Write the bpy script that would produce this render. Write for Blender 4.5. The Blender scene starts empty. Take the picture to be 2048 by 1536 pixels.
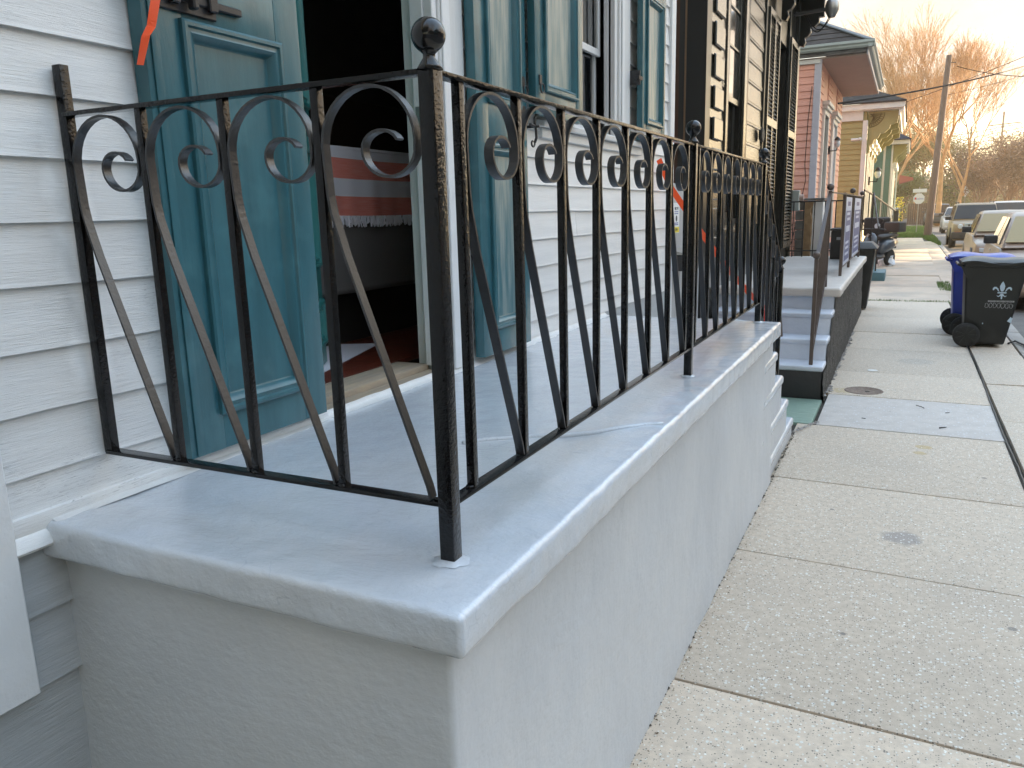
import bpy, bmesh, math, random
from mathutils import Vector, Matrix, noise
random.seed(7)
R = math.radians
scene = bpy.context.scene

# ---------------------------------------------------------------- camera
CAM = (1.71143, -1.20964, 1.65097)
cd = bpy.data.cameras.new('camera'); cam = bpy.data.objects.new('camera', cd)
scene.collection.objects.link(cam); scene.camera = cam
cd.sensor_fit = 'HORIZONTAL'; cd.sensor_width = 36.0
cd.lens = 36.0 * 1578.07 / 2048.0
cd.clip_start = 0.05; cd.clip_end = 4000
_yaw, _pitch, _roll = -0.4605296, -0.210898, -0.0259764
_f = Vector((math.sin(_yaw)*math.cos(_pitch), math.cos(_yaw)*math.cos(_pitch), math.sin(_pitch)))
_r = Vector((math.cos(_yaw), -math.sin(_yaw), 0)); _u = _r.cross(_f)
_r2 = _r*math.cos(_roll) + _u*math.sin(_roll); _u2 = _u*math.cos(_roll) - _r*math.sin(_roll)
_m = Matrix((_r2, _u2, -_f)).transposed().to_4x4(); _m.translation = Vector(CAM)
cam.matrix_world = _m

# ---------------------------------------------------------------- world: low evening sun, broken warm clouds
SUN_EL, SUN_AZ = R(6.5), R(40.0)          # azimuth measured from the street direction (+Y) towards +X
w = bpy.data.worlds.new('World'); scene.world = w; w.use_nodes = True
nt = w.node_tree; nt.nodes.clear()
def N(t, k, **kw):
    n = t.nodes.new(k)
    for a, b in kw.items(): setattr(n, a, b)
    return n
out = N(nt, 'ShaderNodeOutputWorld'); bg = N(nt, 'ShaderNodeBackground'); bg.inputs[1].default_value = 0.15
sky = N(nt, 'ShaderNodeTexSky', sky_type='NISHITA', sun_disc=False)
sky.sun_elevation = SUN_EL; sky.sun_rotation = SUN_AZ
sky.altitude = 0; sky.air_density = 1.0; sky.dust_density = 1.6; sky.ozone_density = 1.0
tc = N(nt, 'ShaderNodeTexCoord'); sep = N(nt, 'ShaderNodeSeparateXYZ'); nt.links.new(tc.outputs['Generated'], sep.inputs[0])
zc = N(nt, 'ShaderNodeMath', operation='MAXIMUM'); nt.links.new(sep.outputs[2], zc.inputs[0]); zc.inputs[1].default_value = 0.0
za = N(nt, 'ShaderNodeMath', operation='ADD'); nt.links.new(zc.outputs[0], za.inputs[0]); za.inputs[1].default_value = 0.22
dv = N(nt, 'ShaderNodeVectorMath', operation='DIVIDE'); cb = N(nt, 'ShaderNodeCombineXYZ')
for i in range(3): nt.links.new(za.outputs[0], cb.inputs[i])
nt.links.new(tc.outputs['Generated'], dv.inputs[0]); nt.links.new(cb.outputs[0], dv.inputs[1])
mp = N(nt, 'ShaderNodeMapping'); mp.inputs['Location'].default_value = (7.9, 1.9, 0.0); mp.inputs['Scale'].default_value = (0.62, 0.50, 0.0)
nt.links.new(dv.outputs[0], mp.inputs[0])
ns = N(nt, 'ShaderNodeTexNoise'); ns.inputs['Scale'].default_value = 1.2; ns.inputs['Detail'].default_value = 7; ns.inputs['Roughness'].default_value = 0.55
nt.links.new(mp.outputs[0], ns.inputs['Vector'])
cr = N(nt, 'ShaderNodeValToRGB'); cr.color_ramp.elements[0].position = 0.46; cr.color_ramp.elements[1].position = 0.57
nt.links.new(ns.outputs[0], cr.inputs[0])
# thicker parts of a cloud are a little darker than its thin bright edge
cl = N(nt, 'ShaderNodeValToRGB'); e = cl.color_ramp.elements
e[0].position = 0.46; e[0].color = (1, .93, .85, 1); e[1].position = 0.66; e[1].color = (0.69, 0.57, 0.47, 1)
nt.links.new(ns.outputs[0], cl.inputs[0])
clm = N(nt, 'ShaderNodeVectorMath', operation='SCALE'); clm.inputs['Scale'].default_value = .84
nt.links.new(cl.outputs[0], clm.inputs[0])
# thin high veil: evens out the glare round the sun, everywhere alike
bw = N(nt, 'ShaderNodeRGBToBW'); nt.links.new(sky.outputs[0], bw.inputs[0])
vm = N(nt, 'ShaderNodeMath', operation='MULTIPLY_ADD'); nt.links.new(bw.outputs[0], vm.inputs[0]); vm.inputs[1].default_value = 0.60; vm.inputs[2].default_value = 0.25
vc = N(nt, 'ShaderNodeCombineXYZ')
for i in range(3): nt.links.new(vm.outputs[0], vc.inputs[i])
vd = N(nt, 'ShaderNodeVectorMath', operation='DIVIDE'); nt.links.new(sky.outputs[0], vd.inputs[0]); nt.links.new(vc.outputs[0], vd.inputs[1])
hz = N(nt, 'ShaderNodeHueSaturation'); hz.inputs['Saturation'].default_value = 0.80; nt.links.new(vd.outputs[0], hz.inputs['Color'])
ht = N(nt, 'ShaderNodeMixRGB', blend_type='MULTIPLY'); ht.inputs[0].default_value = 1; ht.inputs[2].default_value = (.90, .955, .99, 1); nt.links.new(hz.outputs[0], ht.inputs[1])
mx = N(nt, 'ShaderNodeMixRGB'); nt.links.new(cr.outputs[0], mx.inputs[0]); nt.links.new(ht.outputs[0], mx.inputs[1]); nt.links.new(clm.outputs[0], mx.inputs[2])
# brighter glow of sky and cloud towards the sun
gw = N(nt, 'ShaderNodeMath', operation='MULTIPLY'); gw.inputs[1].default_value = 0.0022; nt.links.new(bw.outputs[0], gw.inputs[0])
gl = N(nt, 'ShaderNodeVectorMath', operation='SCALE'); nt.links.new(sky.outputs[0], gl.inputs[0]); nt.links.new(gw.outputs[0], gl.inputs['Scale'])
ga = N(nt, 'ShaderNodeVectorMath', operation='ADD'); nt.links.new(mx.outputs[0], ga.inputs[0]); nt.links.new(gl.outputs[0], ga.inputs[1])
nt.links.new(ga.outputs[0], bg.inputs[0]); nt.links.new(bg.outputs[0], out.inputs[0])

sd = bpy.data.lights.new('sun', 'SUN'); sd.energy = 1.4; sd.angle = R(0.6); sd.color = (1.0, 0.74, 0.46)
sun = bpy.data.objects.new('sun', sd); scene.collection.objects.link(sun); sun.location = (20, 20, 30)
sdir = Vector((math.sin(SUN_AZ)*math.cos(SUN_EL), math.cos(SUN_AZ)*math.cos(SUN_EL), math.sin(SUN_EL)))
sun.rotation_euler = (-sdir).to_track_quat('-Z', 'Y').to_euler()
vs = scene.view_settings
scene.display_settings.display_device = 'sRGB'
vs.view_transform = 'Standard'; vs.look = 'None'; vs.gamma = 1; vs.use_curve_mapping = False
vs.exposure = 3.60
scene.render.engine = 'CYCLES'
scene.cycles.max_bounces = 7; scene.cycles.use_denoising = True
scene.cycles.caustics_reflective = False; scene.cycles.caustics_refractive = False

# ---------------------------------------------------------------- materials
MATS = {}
def mat(name, col, rough=0.6, metal=0.0, var=0.0, vscale=3.0, bump=0.0, bscale=40.0, stretch=(1, 1, 1), col2=None, spec=0.5,
        bdetail=5, bdist=0.01, coat=0.0, speck=None, bump2=None, patch=None, trans=0.0, contrast=(0.35, 0.65), streak=None, rand=0, cracks=None, spots=None):
    """paint-like surface: base colour, optional second colour mixed by noise, stretched bump, optional specks"""
    if name in MATS: return MATS[name]
    m = bpy.data.materials.new(name); m.use_nodes = True; t = m.node_tree; t.nodes.clear()
    o = N(t, 'ShaderNodeOutputMaterial'); b = N(t, 'ShaderNodeBsdfPrincipled'); t.links.new(b.outputs[0], o.inputs[0])
    b.inputs['Roughness'].default_value = rough; b.inputs['Metallic'].default_value = metal
    b.inputs['Specular IOR Level'].default_value = spec; b.inputs['Coat Weight'].default_value = coat; b.inputs['Coat Roughness'].default_value = 0.08
    if trans: b.inputs['Transmission Weight'].default_value = trans
    c = N(t, 'ShaderNodeTexCoord'); mpn = N(t, 'ShaderNodeMapping'); mpn.inputs['Scale'].default_value = stretch
    t.links.new(c.outputs['Object'], mpn.inputs[0])
    cur = None
    if col2 is not None or var:
        n1 = N(t, 'ShaderNodeTexNoise'); n1.inputs['Scale'].default_value = vscale; n1.inputs['Detail'].default_value = 6; n1.inputs['Roughness'].default_value = 0.6
        t.links.new(mpn.outputs[0], n1.inputs['Vector'])
        r = N(t, 'ShaderNodeValToRGB'); r.color_ramp.elements[0].position = contrast[0]; r.color_ramp.elements[1].position = contrast[1]
        c2 = col2 if col2 is not None else tuple(max(0, x*(1-var)) for x in col)
        r.color_ramp.elements[0].color = (*c2, 1); r.color_ramp.elements[1].color = (*(col if col2 is not None else tuple(x*(1+var) for x in col)), 1)
        t.links.new(n1.outputs[0], r.inputs[0]); cur = r.outputs[0]
    else:
        rgb = N(t, 'ShaderNodeRGB'); rgb.outputs[0].default_value = (*col, 1); cur = rgb.outputs[0]
    if streak:      # large soft stains in another colour: (colour, scale, lo, hi)
        n5 = N(t, 'ShaderNodeTexNoise'); n5.inputs['Scale'].default_value = streak[1]; n5.inputs['Detail'].default_value = 4
        t.links.new(c.outputs['Object'], n5.inputs['Vector'])
        mr = N(t, 'ShaderNodeMapRange'); mr.inputs[1].default_value = streak[2]; mr.inputs[2].default_value = streak[3]
        t.links.new(n5.outputs[0], mr.inputs[0]); mm = N(t, 'ShaderNodeMixRGB'); mm.inputs[2].default_value = (*streak[0], 1)
        t.links.new(mr.outputs[0], mm.inputs[0]); t.links.new(cur, mm.inputs[1]); cur = mm.outputs[0]
    if cracks:      # thin weathered checks along the grain: (colour, scale, stretch, width, amount)
        mk = N(t, 'ShaderNodeMapping'); mk.inputs['Scale'].default_value = cracks[2]; t.links.new(c.outputs['Object'], mk.inputs[0])
        n7 = N(t, 'ShaderNodeTexNoise'); n7.inputs['Scale'].default_value = cracks[1]; n7.inputs['Detail'].default_value = 3; t.links.new(mk.outputs[0], n7.inputs['Vector'])
        s7 = N(t, 'ShaderNodeMath', operation='SUBTRACT'); s7.inputs[1].default_value = .5; t.links.new(n7.outputs[0], s7.inputs[0])
        a7 = N(t, 'ShaderNodeMath', operation='ABSOLUTE'); t.links.new(s7.outputs[0], a7.inputs[0])
        m7 = N(t, 'ShaderNodeMapRange'); m7.inputs[1].default_value = cracks[3]; m7.inputs[2].default_value = cracks[3]*.3; t.links.new(a7.outputs[0], m7.inputs[0])
        n8 = N(t, 'ShaderNodeTexNoise'); n8.inputs['Scale'].default_value = 3.1; t.links.new(c.outputs['Object'], n8.inputs['Vector'])
        m8 = N(t, 'ShaderNodeMapRange'); m8.inputs[1].default_value = .47; m8.inputs[2].default_value = .60; m8.inputs[4].default_value = cracks[4]; t.links.new(n8.outputs[0], m8.inputs[0])
        x7 = N(t, 'ShaderNodeMath', operation='MULTIPLY'); t.links.new(m7.outputs[0], x7.inputs[0]); t.links.new(m8.outputs[0], x7.inputs[1])
        mm = N(t, 'ShaderNodeMixRGB'); mm.inputs[2].default_value = (*cracks[0], 1); t.links.new(x7.outputs[0], mm.inputs[0]); t.links.new(cur, mm.inputs[1]); cur = mm.outputs[0]
    for (sx_, sy_, sr_, scol, amt) in (spots or []):     # stains lying at fixed places on the ground
        g = N(t, 'ShaderNodeNewGeometry'); n9 = N(t, 'ShaderNodeTexNoise'); n9.inputs['Scale'].default_value = 14; n9.inputs['Detail'].default_value = 4; t.links.new(g.outputs['Position'], n9.inputs['Vector'])
        so = N(t, 'ShaderNodeVectorMath', operation='SUBTRACT'); so.inputs[1].default_value = (sx_, sy_, 0); t.links.new(g.outputs['Position'], so.inputs[0])
        ln = N(t, 'ShaderNodeVectorMath', operation='LENGTH'); t.links.new(so.outputs[0], ln.inputs[0])
        ad = N(t, 'ShaderNodeMath', operation='MULTIPLY_ADD'); ad.inputs[1].default_value = sr_*.9; t.links.new(n9.outputs[0], ad.inputs[0]); t.links.new(ln.outputs['Value'], ad.inputs[2])
        m9 = N(t, 'ShaderNodeMapRange'); m9.inputs[1].default_value = sr_*1.5; m9.inputs[2].default_value = sr_*1.15; m9.inputs[4].default_value = amt; t.links.new(ad.outputs[0], m9.inputs[0])
        mm = N(t, 'ShaderNodeMixRGB'); mm.inputs[2].default_value = (*scol, 1); t.links.new(m9.outputs[0], mm.inputs[0]); t.links.new(cur, mm.inputs[1]); cur = mm.outputs[0]
    if rand:        # every piece a slightly different tone
        oi = N(t, 'ShaderNodeObjectInfo'); mr = N(t, 'ShaderNodeMapRange'); mr.inputs[3].default_value = 1-rand; mr.inputs[4].default_value = 1+rand*.6
        t.links.new(oi.outputs['Random'], mr.inputs[0]); vs_ = N(t, 'ShaderNodeVectorMath', operation='SCALE'); t.links.new(cur, vs_.inputs[0]); t.links.new(mr.outputs[0], vs_.inputs['Scale']); cur = vs_.outputs[0]
    if patch:       # freshly painted band between two y values: (colour, ymid, halfwidth, wobble, z0, z1)
        pc, ym, hw, wb, z0, z1 = patch
        g = N(t, 'ShaderNodeNewGeometry'); s = N(t, 'ShaderNodeSeparateXYZ'); t.links.new(g.outputs['Position'], s.inputs[0])
        n6 = N(t, 'ShaderNodeTexNoise'); n6.inputs['Scale'].default_value = 9; n6.inputs['Detail'].default_value = 5; t.links.new(g.outputs['Position'], n6.inputs['Vector'])
        a = N(t, 'ShaderNodeMath', operation='MULTIPLY_ADD'); a.inputs[1].default_value = wb; t.links.new(n6.outputs[0], a.inputs[0]); t.links.new(s.outputs[1], a.inputs[2])
        d = N(t, 'ShaderNodeMath', operation='SUBTRACT'); d.inputs[1].default_value = ym + wb*0.5; t.links.new(a.outputs[0], d.inputs[0])
        ab = N(t, 'ShaderNodeMath', operation='ABSOLUTE'); t.links.new(d.outputs[0], ab.inputs[0])
        mr = N(t, 'ShaderNodeMapRange'); mr.inputs[1].default_value = hw; mr.inputs[2].default_value = hw*0.35; t.links.new(ab.outputs[0], mr.inputs[0])
        zr = N(t, 'ShaderNodeMapRange'); zr.inputs[1].default_value = z1; zr.inputs[2].default_value = z1-0.06; t.links.new(s.outputs[2], zr.inputs[0])
        zm = N(t, 'ShaderNodeMath', operation='MULTIPLY'); t.links.new(mr.outputs[0], zm.inputs[0]); t.links.new(zr.outputs[0], zm.inputs[1])
        z2 = N(t, 'ShaderNodeMapRange'); z2.inputs[1].default_value = z0; z2.inputs[2].default_value = z0+0.05; t.links.new(s.outputs[2], z2.inputs[0])
        zn = N(t, 'ShaderNodeMath', operation='MULTIPLY'); t.links.new(zm.outputs[0], zn.inputs[0]); t.links.new(z2.outputs[0], zn.inputs[1])
        mm = N(t, 'ShaderNodeMixRGB'); mm.inputs[2].default_value = (*pc, 1); t.links.new(zn.outputs[0], mm.inputs[0]); t.links.new(cur, mm.inputs[1]); cur = mm.outputs[0]
    if speck:       # list of (scale, threshold, colour)
        for sc_, th, scol in speck:
            v = N(t, 'ShaderNodeTexVoronoi'); v.inputs['Scale'].default_value = sc_; t.links.new(c.outputs['Object'], v.inputs['Vector'])
            # cell distance below a per-cell random radius
            sp = N(t, 'ShaderNodeSeparateXYZ'); t.links.new(v.outputs['Color'], sp.inputs[0])
            ml = N(t, 'ShaderNodeMath', operation='MULTIPLY'); ml.inputs[1].default_value = th
            pw = N(t, 'ShaderNodeMath', operation='POWER'); pw.inputs[1].default_value = 4.0
            t.links.new(sp.outputs[0], pw.inputs[0]); t.links.new(pw.outputs[0], ml.inputs[0])
            lt = N(t, 'ShaderNodeMath', operation='LESS_THAN'); t.links.new(v.outputs['Distance'], lt.inputs[0]); t.links.new(ml.outputs[0], lt.inputs[1])
            mm = N(t, 'ShaderNodeMixRGB'); mm.inputs[2].default_value = (*scol, 1); t.links.new(lt.outputs[0], mm.inputs[0]); t.links.new(cur, mm.inputs[1]); cur = mm.outputs[0]
    t.links.new(cur, b.inputs['Base Color'])
    nb = None
    for (st, sc_, sr) in ([(bump, bscale, stretch)] if bump else []) + (list(bump2) if bump2 else []):
        mq = N(t, 'ShaderNodeMapping'); mq.inputs['Scale'].default_value = sr; t.links.new(c.outputs['Object'], mq.inputs[0])
        n3 = N(t, 'ShaderNodeTexNoise'); n3.inputs['Scale'].default_value = sc_; n3.inputs['Detail'].default_value = bdetail; n3.inputs['Roughness'].default_value = 0.6
        t.links.new(mq.outputs[0], n3.inputs['Vector'])
        bp = N(t, 'ShaderNodeBump'); bp.inputs['Strength'].default_value = st; bp.inputs['Distance'].default_value = bdist
        t.links.new(n3.outputs[0], bp.inputs['Height'])
        if nb: t.links.new(nb, bp.inputs['Normal'])
        nb = bp.outputs[0]
    if nb: t.links.new(nb, b.inputs['Normal'])
    MATS[name] = m
    return m

M = {}
M['siding'] = mat('siding_paint', (.74, .745, .74), .45, var=.05, vscale=2.2, bump=.35, bscale=14, stretch=(3, .9, 14), bdist=.004,
                  bump2=[(.35, 40, (2, .5, 9))], patch=((.95, .96, .96), -.005, .055, .10, 1.26, 1.93), rand=.04, cracks=((.30, .30, .31), 9, (1, .8, 26), .012, .75))
M['siding_plain'] = mat('siding_paint_plain', (.74, .735, .72), .5, var=.05, vscale=2.0, bump=.3, bscale=14, stretch=(3, .9, 14), bdist=.004, rand=.04, cracks=((.36, .35, .34), 9, (1, .8, 26), .010, .5))
M['trim'] = mat('white_trim_paint', (.70, .705, .70), .45, var=.04, vscale=4, bump=.25, bscale=20, stretch=(3, 3, .6), bdist=.004)
M['trim_bright'] = mat('bright_trim_paint', (.74, .75, .76), .5, var=.04, vscale=6, bump=.5, bscale=35, stretch=(1, 1, 1), bdist=.004)
M['skirt'] = mat('grey_skirt_paint', (.42, .44, .45), .4, var=.06, vscale=4, bump=.5, bscale=18, stretch=(2, .7, 9), bdist=.005)
M['porch'] = mat('blue_grey_porch_paint', (.58, .625, .685), .26, coat=.8, var=.05, vscale=2.2, bump=.4, bscale=7, bdist=.012,
                 bump2=[(.35, 30, (1, 2.2, 1)), (.10, 160, (1, 1, 1))], cracks=((.36, .40, .47), 5, (1, 1, 1), .003, .35), streak=((.60, .61, .62), 1.3, .48, .7))
M['porch'].node_tree.nodes['Principled BSDF'].inputs['Coat Roughness'].default_value = .17
M['porchwall'] = mat('grey_stucco_paint', (.54, .56, .585), .36, var=.05, vscale=2.0, bump=.55, bscale=6, bdist=.014, stretch=(1, 1, .7),
                     bump2=[(.18, 17, (1.4, 1, 2.4)), (.08, 34, (1.5, 1, 2.2)), (.05, 130, (1, 1, 1))], streak=((.60, .61, .62), 1.7, .45, .7))
M['threshold'] = mat('bare_wood', (.42, .33, .23), .7, col2=(.30, .25, .20), vscale=5, stretch=(12, 1, 4), bump=.5, bscale=14, bdist=.005)
M['teal'] = mat('teal_paint', (.038, .128, .155), .27, var=.12, vscale=5, bump=.35, bscale=18, stretch=(1, 3, .5), bdist=.003,
                bump2=[(.12, 220, (1, 1, .4))], streak=((.07, .19, .22), 4.5, .55, .75))
M['teal_faded'] = mat('faded_teal_paint', (.045, .15, .18), .30, col2=(.24, .30, .29), vscale=5, stretch=(2, 5, .55), bump=.3, bscale=18, bdist=.003, contrast=(.40, .62))
M['green_door'] = mat('green_door_paint', (.03, .16, .155), .3, var=.1, vscale=5, bump=.1, bscale=30)
M['iron'] = mat('glossy_black_enamel', (.004, .0036, .004), .10, spec=.36, var=.1, vscale=20, bump=.38, bscale=120, bdist=.003, bdetail=1, coat=.0,
                bump2=[(.14, 320, (1, 1, 1))])
M['iron_strip'] = mat('glossy_black_strip', (.006, .006, .008), .40, spec=.9, bump=.30, bscale=120, bdist=.003, bdetail=1)
M['iron_flat'] = mat('satin_black_enamel', (.008, .008, .009), .2, spec=.35, bump=.22, bscale=60, bdist=.003)
M['ball'] = mat('smooth_black_enamel', (.010, .010, .011), .13, coat=.0)
M['hardware'] = mat('black_hardware', (.02, .02, .022), .45, bump=.3, bscale=80, bdist=.002)
M['steel'] = mat('dull_steel', (.35, .34, .32), .4, .8)
M['orange'] = mat('orange_tape', (.95, .10, .02), .4)
M['orange'].node_tree.nodes['Principled BSDF'].inputs['Subsurface Weight'].default_value = .0
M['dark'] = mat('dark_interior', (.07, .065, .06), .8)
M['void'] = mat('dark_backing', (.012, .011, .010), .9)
M['redfloor'] = mat('reddish_floorboards', (.12, .026, .014), .35, var=.3, vscale=3, stretch=(1, 10, 1))
M['sofa'] = mat('grey_brown_upholstery', (.15, .145, .14), .9, bump=.3, bscale=200)
M['cabinet'] = mat('dark_brown_wood', (.028, .017, .012), .5)
M['glass'] = mat('dark_window_glass', (.012, .014, .016), .03, spec=1.0, coat=1.0)
M['glass'].node_tree.nodes['Principled BSDF'].inputs['IOR'].default_value = 1.9
M['curtain'] = mat('lace_curtain', (.35, .36, .42), .9, col2=(.12, .12, .16), vscale=60, bump=.4, bscale=60)
M['brown'] = mat('brown_door_frame', (.11, .05, .028), .35)
M['tan'] = mat('tan_varnish', (.36, .21, .11), .3)
M['blackhouse'] = mat('black_gloss_siding', (.020, .019, .014), .27, bump=.25, bscale=14, stretch=(2, .7, 9), bdist=.004, spec=.9, coat=.5)
M['blackhouse'].node_tree.nodes['Principled BSDF'].inputs['Coat Roughness'].default_value = .22
M['blacktrim'] = mat('black_gloss_trim', (.012, .012, .011), .3, bump=.15, bscale=20, stretch=(1, 1, .5), bdist=.003)
M['gate'] = mat('grey_gate_boards', (.42, .425, .43), .5, var=.05, vscale=5, bump=.3, bscale=14, stretch=(4, 8, .6))
M['paper'] = mat('white_notice_paper', (.75, .76, .76), .6)
M['ink'] = mat('black_ink', (.03, .035, .05), .6)
M['yellow_print'] = mat('yellow_print', (.75, .62, .05), .6)
M['blue_print'] = mat('blue_print', (.06, .10, .35), .6)
M['red'] = mat('red_plastic', (.55, .03, .02), .4)
M['concrete'] = mat('exposed_aggregate_concrete', (.63, .525, .41), .8, col2=(.52, .43, .335), vscale=28, bump=.35, bscale=120, bdist=.002,
                    speck=[(85, .55, (.66, .64, .58)), (140, .50, (.20, .18, .15)), (60, .30, (.78, .76, .70))], streak=((.52, .435, .345), 1.3, .52, .72), rand=.09, spots=[(1.80, 3.02, .10, (.30, .27, .25), .75), (1.93, 4.78, .055, (.50, .36, .15), .7), (1.90, 4.62, .045, (.50, .36, .15), .6), (1.30, 6.45, .12, (.50, .38, .20), .6), (2.2, 2.2, .02, (.22, .2, .18), .8), (1.45, 3.3, .015, (.22, .2, .18), .8), (2.25, 4.2, .018, (.22, .2, .18), .8), (1.6, 1.9, .012, (.2, .18, .16), .8), (1.9, 8.2, .2, (.42, .37, .31), .6)])
M['concrete_far'] = mat('worn_concrete', (.64, .52, .40), .85, col2=(.53, .43, .33), vscale=3, bump=.3, bscale=60, bdist=.003, speck=[(60, .5, (.55, .52, .47))], rand=.10, streak=((.40, .35, .29), .9, .52, .72))
M['patch'] = mat('grey_mortar_patch', (.52, .475, .43), .8, var=.07, vscale=8, bump=.5, bscale=40, bdist=.004, speck=[(55, .5, (.6, .6, .6))])
M['mint'] = mat('mint_painted_concrete', (.24, .34, .27), .6, col2=(.17, .25, .20), vscale=5, stretch=(2, 9, 1), bump=.5, bscale=40)
M['soil'] = mat('dark_joint_soil', (.05, .043, .034), .95, var=.3, vscale=20, bump=.6, bscale=60)
M['asphalt'] = mat('old_asphalt', (.13, .115, .10), .85, var=.18, vscale=4, bump=.5, bscale=90, bdist=.004, speck=[(60, .5, (.2, .19, .17))])
M['curb'] = mat('curb_concrete', (.36, .33, .29), .85, var=.12, vscale=5, bump=.4, bscale=50)
M['grass'] = mat('short_grass', (.10, .19, .035), .8, var=.35, vscale=8)
M['leafy'] = mat('green_leaf', (.075, .12, .022), .6, var=.4, vscale=2)
M['yellowleaf'] = mat('yellow_flower', (.65, .50, .03), .6)
M['aggregate'] = mat('dark_pebble_dash', (.050, .044, .038), .8, var=.3, vscale=30, bump=1.0, bscale=55, bdist=.012, speck=[(75, .6, (.20, .185, .16)), (120, .6, (.02, .02, .018))])
M['stair'] = mat('pale_blue_grey_stair_paint', (.56, .60, .67), .5, var=.05, vscale=5, bump=.4, bscale=30)
M['stair_top'] = mat('cream_porch_paint', (.58, .53, .48), .5, var=.06, vscale=3, bump=.4, bscale=25)
M['stair_black'] = mat('black_painted_concrete', (.018, .018, .02), .5, bump=.4, bscale=30)
M['brownrail'] = mat('brown_metal', (.095, .068, .055), .42, bump=.15, bscale=60, bdist=.002)
M['rail_dark'] = mat('dark_rail_metal', (.02, .02, .022), .5)
M['banner'] = mat('banner_vinyl', (.55, .58, .68), .4)
M['banner_print'] = mat('banner_print', (.09, .105, .24), .45)
M['pink'] = mat('pink_siding', (.78, .385, .285), .55, var=.04, vscale=3)
M['pinktrim'] = mat('lilac_white_trim', (.50, .48, .52), .5, var=.05, vscale=6)
M['soffit'] = mat('brown_pink_soffit', (.46, .33, .28), .7, var=.04, vscale=3)
M['gutter'] = mat('grey_gutter', (.36, .40, .38), .4, var=.05, vscale=4)
M['weathered'] = mat('weathered_dark_board', (.09, .08, .075), .8, col2=(.22, .21, .21), vscale=5, stretch=(1, 1, 6))
M['shingle'] = mat('dark_shingle', (.060, .050, .044), .95, spec=.1, var=.25, vscale=6, bump=.4, bscale=60)
M['ridge'] = mat('grey_ridge_shingle', (.13, .135, .14), .8, var=.1, vscale=6)
M['olive'] = mat('olive_yellow_siding', (.34, .30, .13), .55, var=.05, vscale=3)
M['olive_dark'] = mat('dark_olive_trim', (.13, .10, .03), .6)
M['cream'] = mat('cream_white_trim', (.66, .64, .60), .5, var=.05, vscale=5)
M['tealhouse'] = mat('teal_green_siding', (.13, .24, .22), .55, var=.05, vscale=3)
M['slate'] = mat('slate_roof', (.045, .043, .05), .9, spec=.15, var=.2, vscale=3)
M['bark'] = mat('sunlit_bark', (.50, .28, .12), .9, var=.2, vscale=2)
M['bark_dark'] = mat('brown_bark', (.20, .115, .07), .9, var=.25, vscale=2)
M['twig'] = mat('reddish_twigs', (.26, .155, .095), .9, var=.3, vscale=1)
M['polewood'] = mat('weathered_pole_wood', (.15, .105, .085), .85, var=.2, vscale=4, stretch=(6, 6, .6), bump=.4, bscale=30)
M['wire'] = mat('black_wire', (.008, .008, .009), .8, spec=.2)
M['sign_back'] = mat('bare_aluminium_sign', (.62, .65, .64), .45, .2)
M['bin_black'] = mat('black_bin_plastic', (.008, .009, .009), .45, var=.1, vscale=5, bump=.12, bscale=90)
M['bin_blue'] = mat('blue_bin_plastic', (.018, .045, .33), .38, var=.08, vscale=5)
M['print_white'] = mat('pale_print', (.50, .62, .72), .6)
M['print_grey'] = mat('grey_marker', (.38, .38, .38), .6)
M['tyre'] = mat('tyre_rubber', (.02, .02, .02), .8)
M['rim'] = mat('wheel_rim', (.30, .29, .28), .35, .7)
M['carglass'] = mat('car_glass', (.012, .016, .018), .06, spec=.45)
M['carglass_dusty'] = mat('dusty_windscreen', (.34, .26, .13), .35, spec=.25)  # tan reflection put into the base colour of the glass
M['tanpaint'] = mat('champagne_car_paint', (.30, .22, .15), .45, 0, coat=.25)
M['tanpaint2'] = mat('beige_car_paint', (.33, .24, .18), .45, 0, coat=.25)
M['suvpaint'] = mat('gold_tan_suv_paint', (.30, .22, .13), .5, 0, coat=.2)
M['whitepaint'] = mat('white_car_paint', (.50, .45, .39), .45, 0, coat=.5)
M['darkpaint'] = mat('dark_car_paint', (.03, .04, .045), .3, 0, coat=.5)
M['blueish'] = mat('slate_blue_car_paint', (.06, .08, .10), .3, 0, coat=.5)
M['greyplastic'] = mat('dark_grey_plastic', (.055, .05, .045), .6)
M['lamp_glass'] = mat('headlamp_glass', (.62, .66, .68), .1, coat=.5)
M['amber'] = mat('amber_lens', (.60, .13, .02), .3)
M['scooter'] = mat('slate_scooter_paint', (.05, .065, .085), .3, coat=.5)
M['planter'] = mat('teal_blue_painted_step', (.07, .17, .21), .5)
M['bag'] = mat('white_plastic_bag', (.62, .68, .74), .4)
M['blockgrey'] = mat('grey_block', (.16, .155, .14), .9, var=.2, vscale=8, bump=.5, bscale=40)
M['stucco_tan'] = mat('crumbling_tan_stucco', (.42, .28, .15), .95, col2=(.30, .19, .10), vscale=9, bump=.8, bscale=30)
M['fence_wood'] = mat('brown_fence_wood', (.10, .065, .045), .85, var=.2, vscale=5)
M['redroof'] = mat('dull_red_awning', (.30, .07, .05), .7)
M['rust'] = mat('rusty_iron_cover', (.14, .085, .06), .7, col2=(.22, .17, .13), vscale=30, bump=.5, bscale=60)
M['mud'] = mat('broken_mortar', (.33, .31, .29), .9, var=.25, vscale=20, bump=.7, bscale=60)
M['towel_red'] = mat('coral_red_stripe_cloth', (.78, .22, .17), .9, col2=(.82, .32, .26), vscale=9, stretch=(1, 1, 26), bump=.3, bscale=150, bdist=.002)
M['towel_white'] = mat('pale_grey_stripe_cloth', (.78, .78, .84), .9, bump=.3, bscale=150, bdist=.002)

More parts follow.
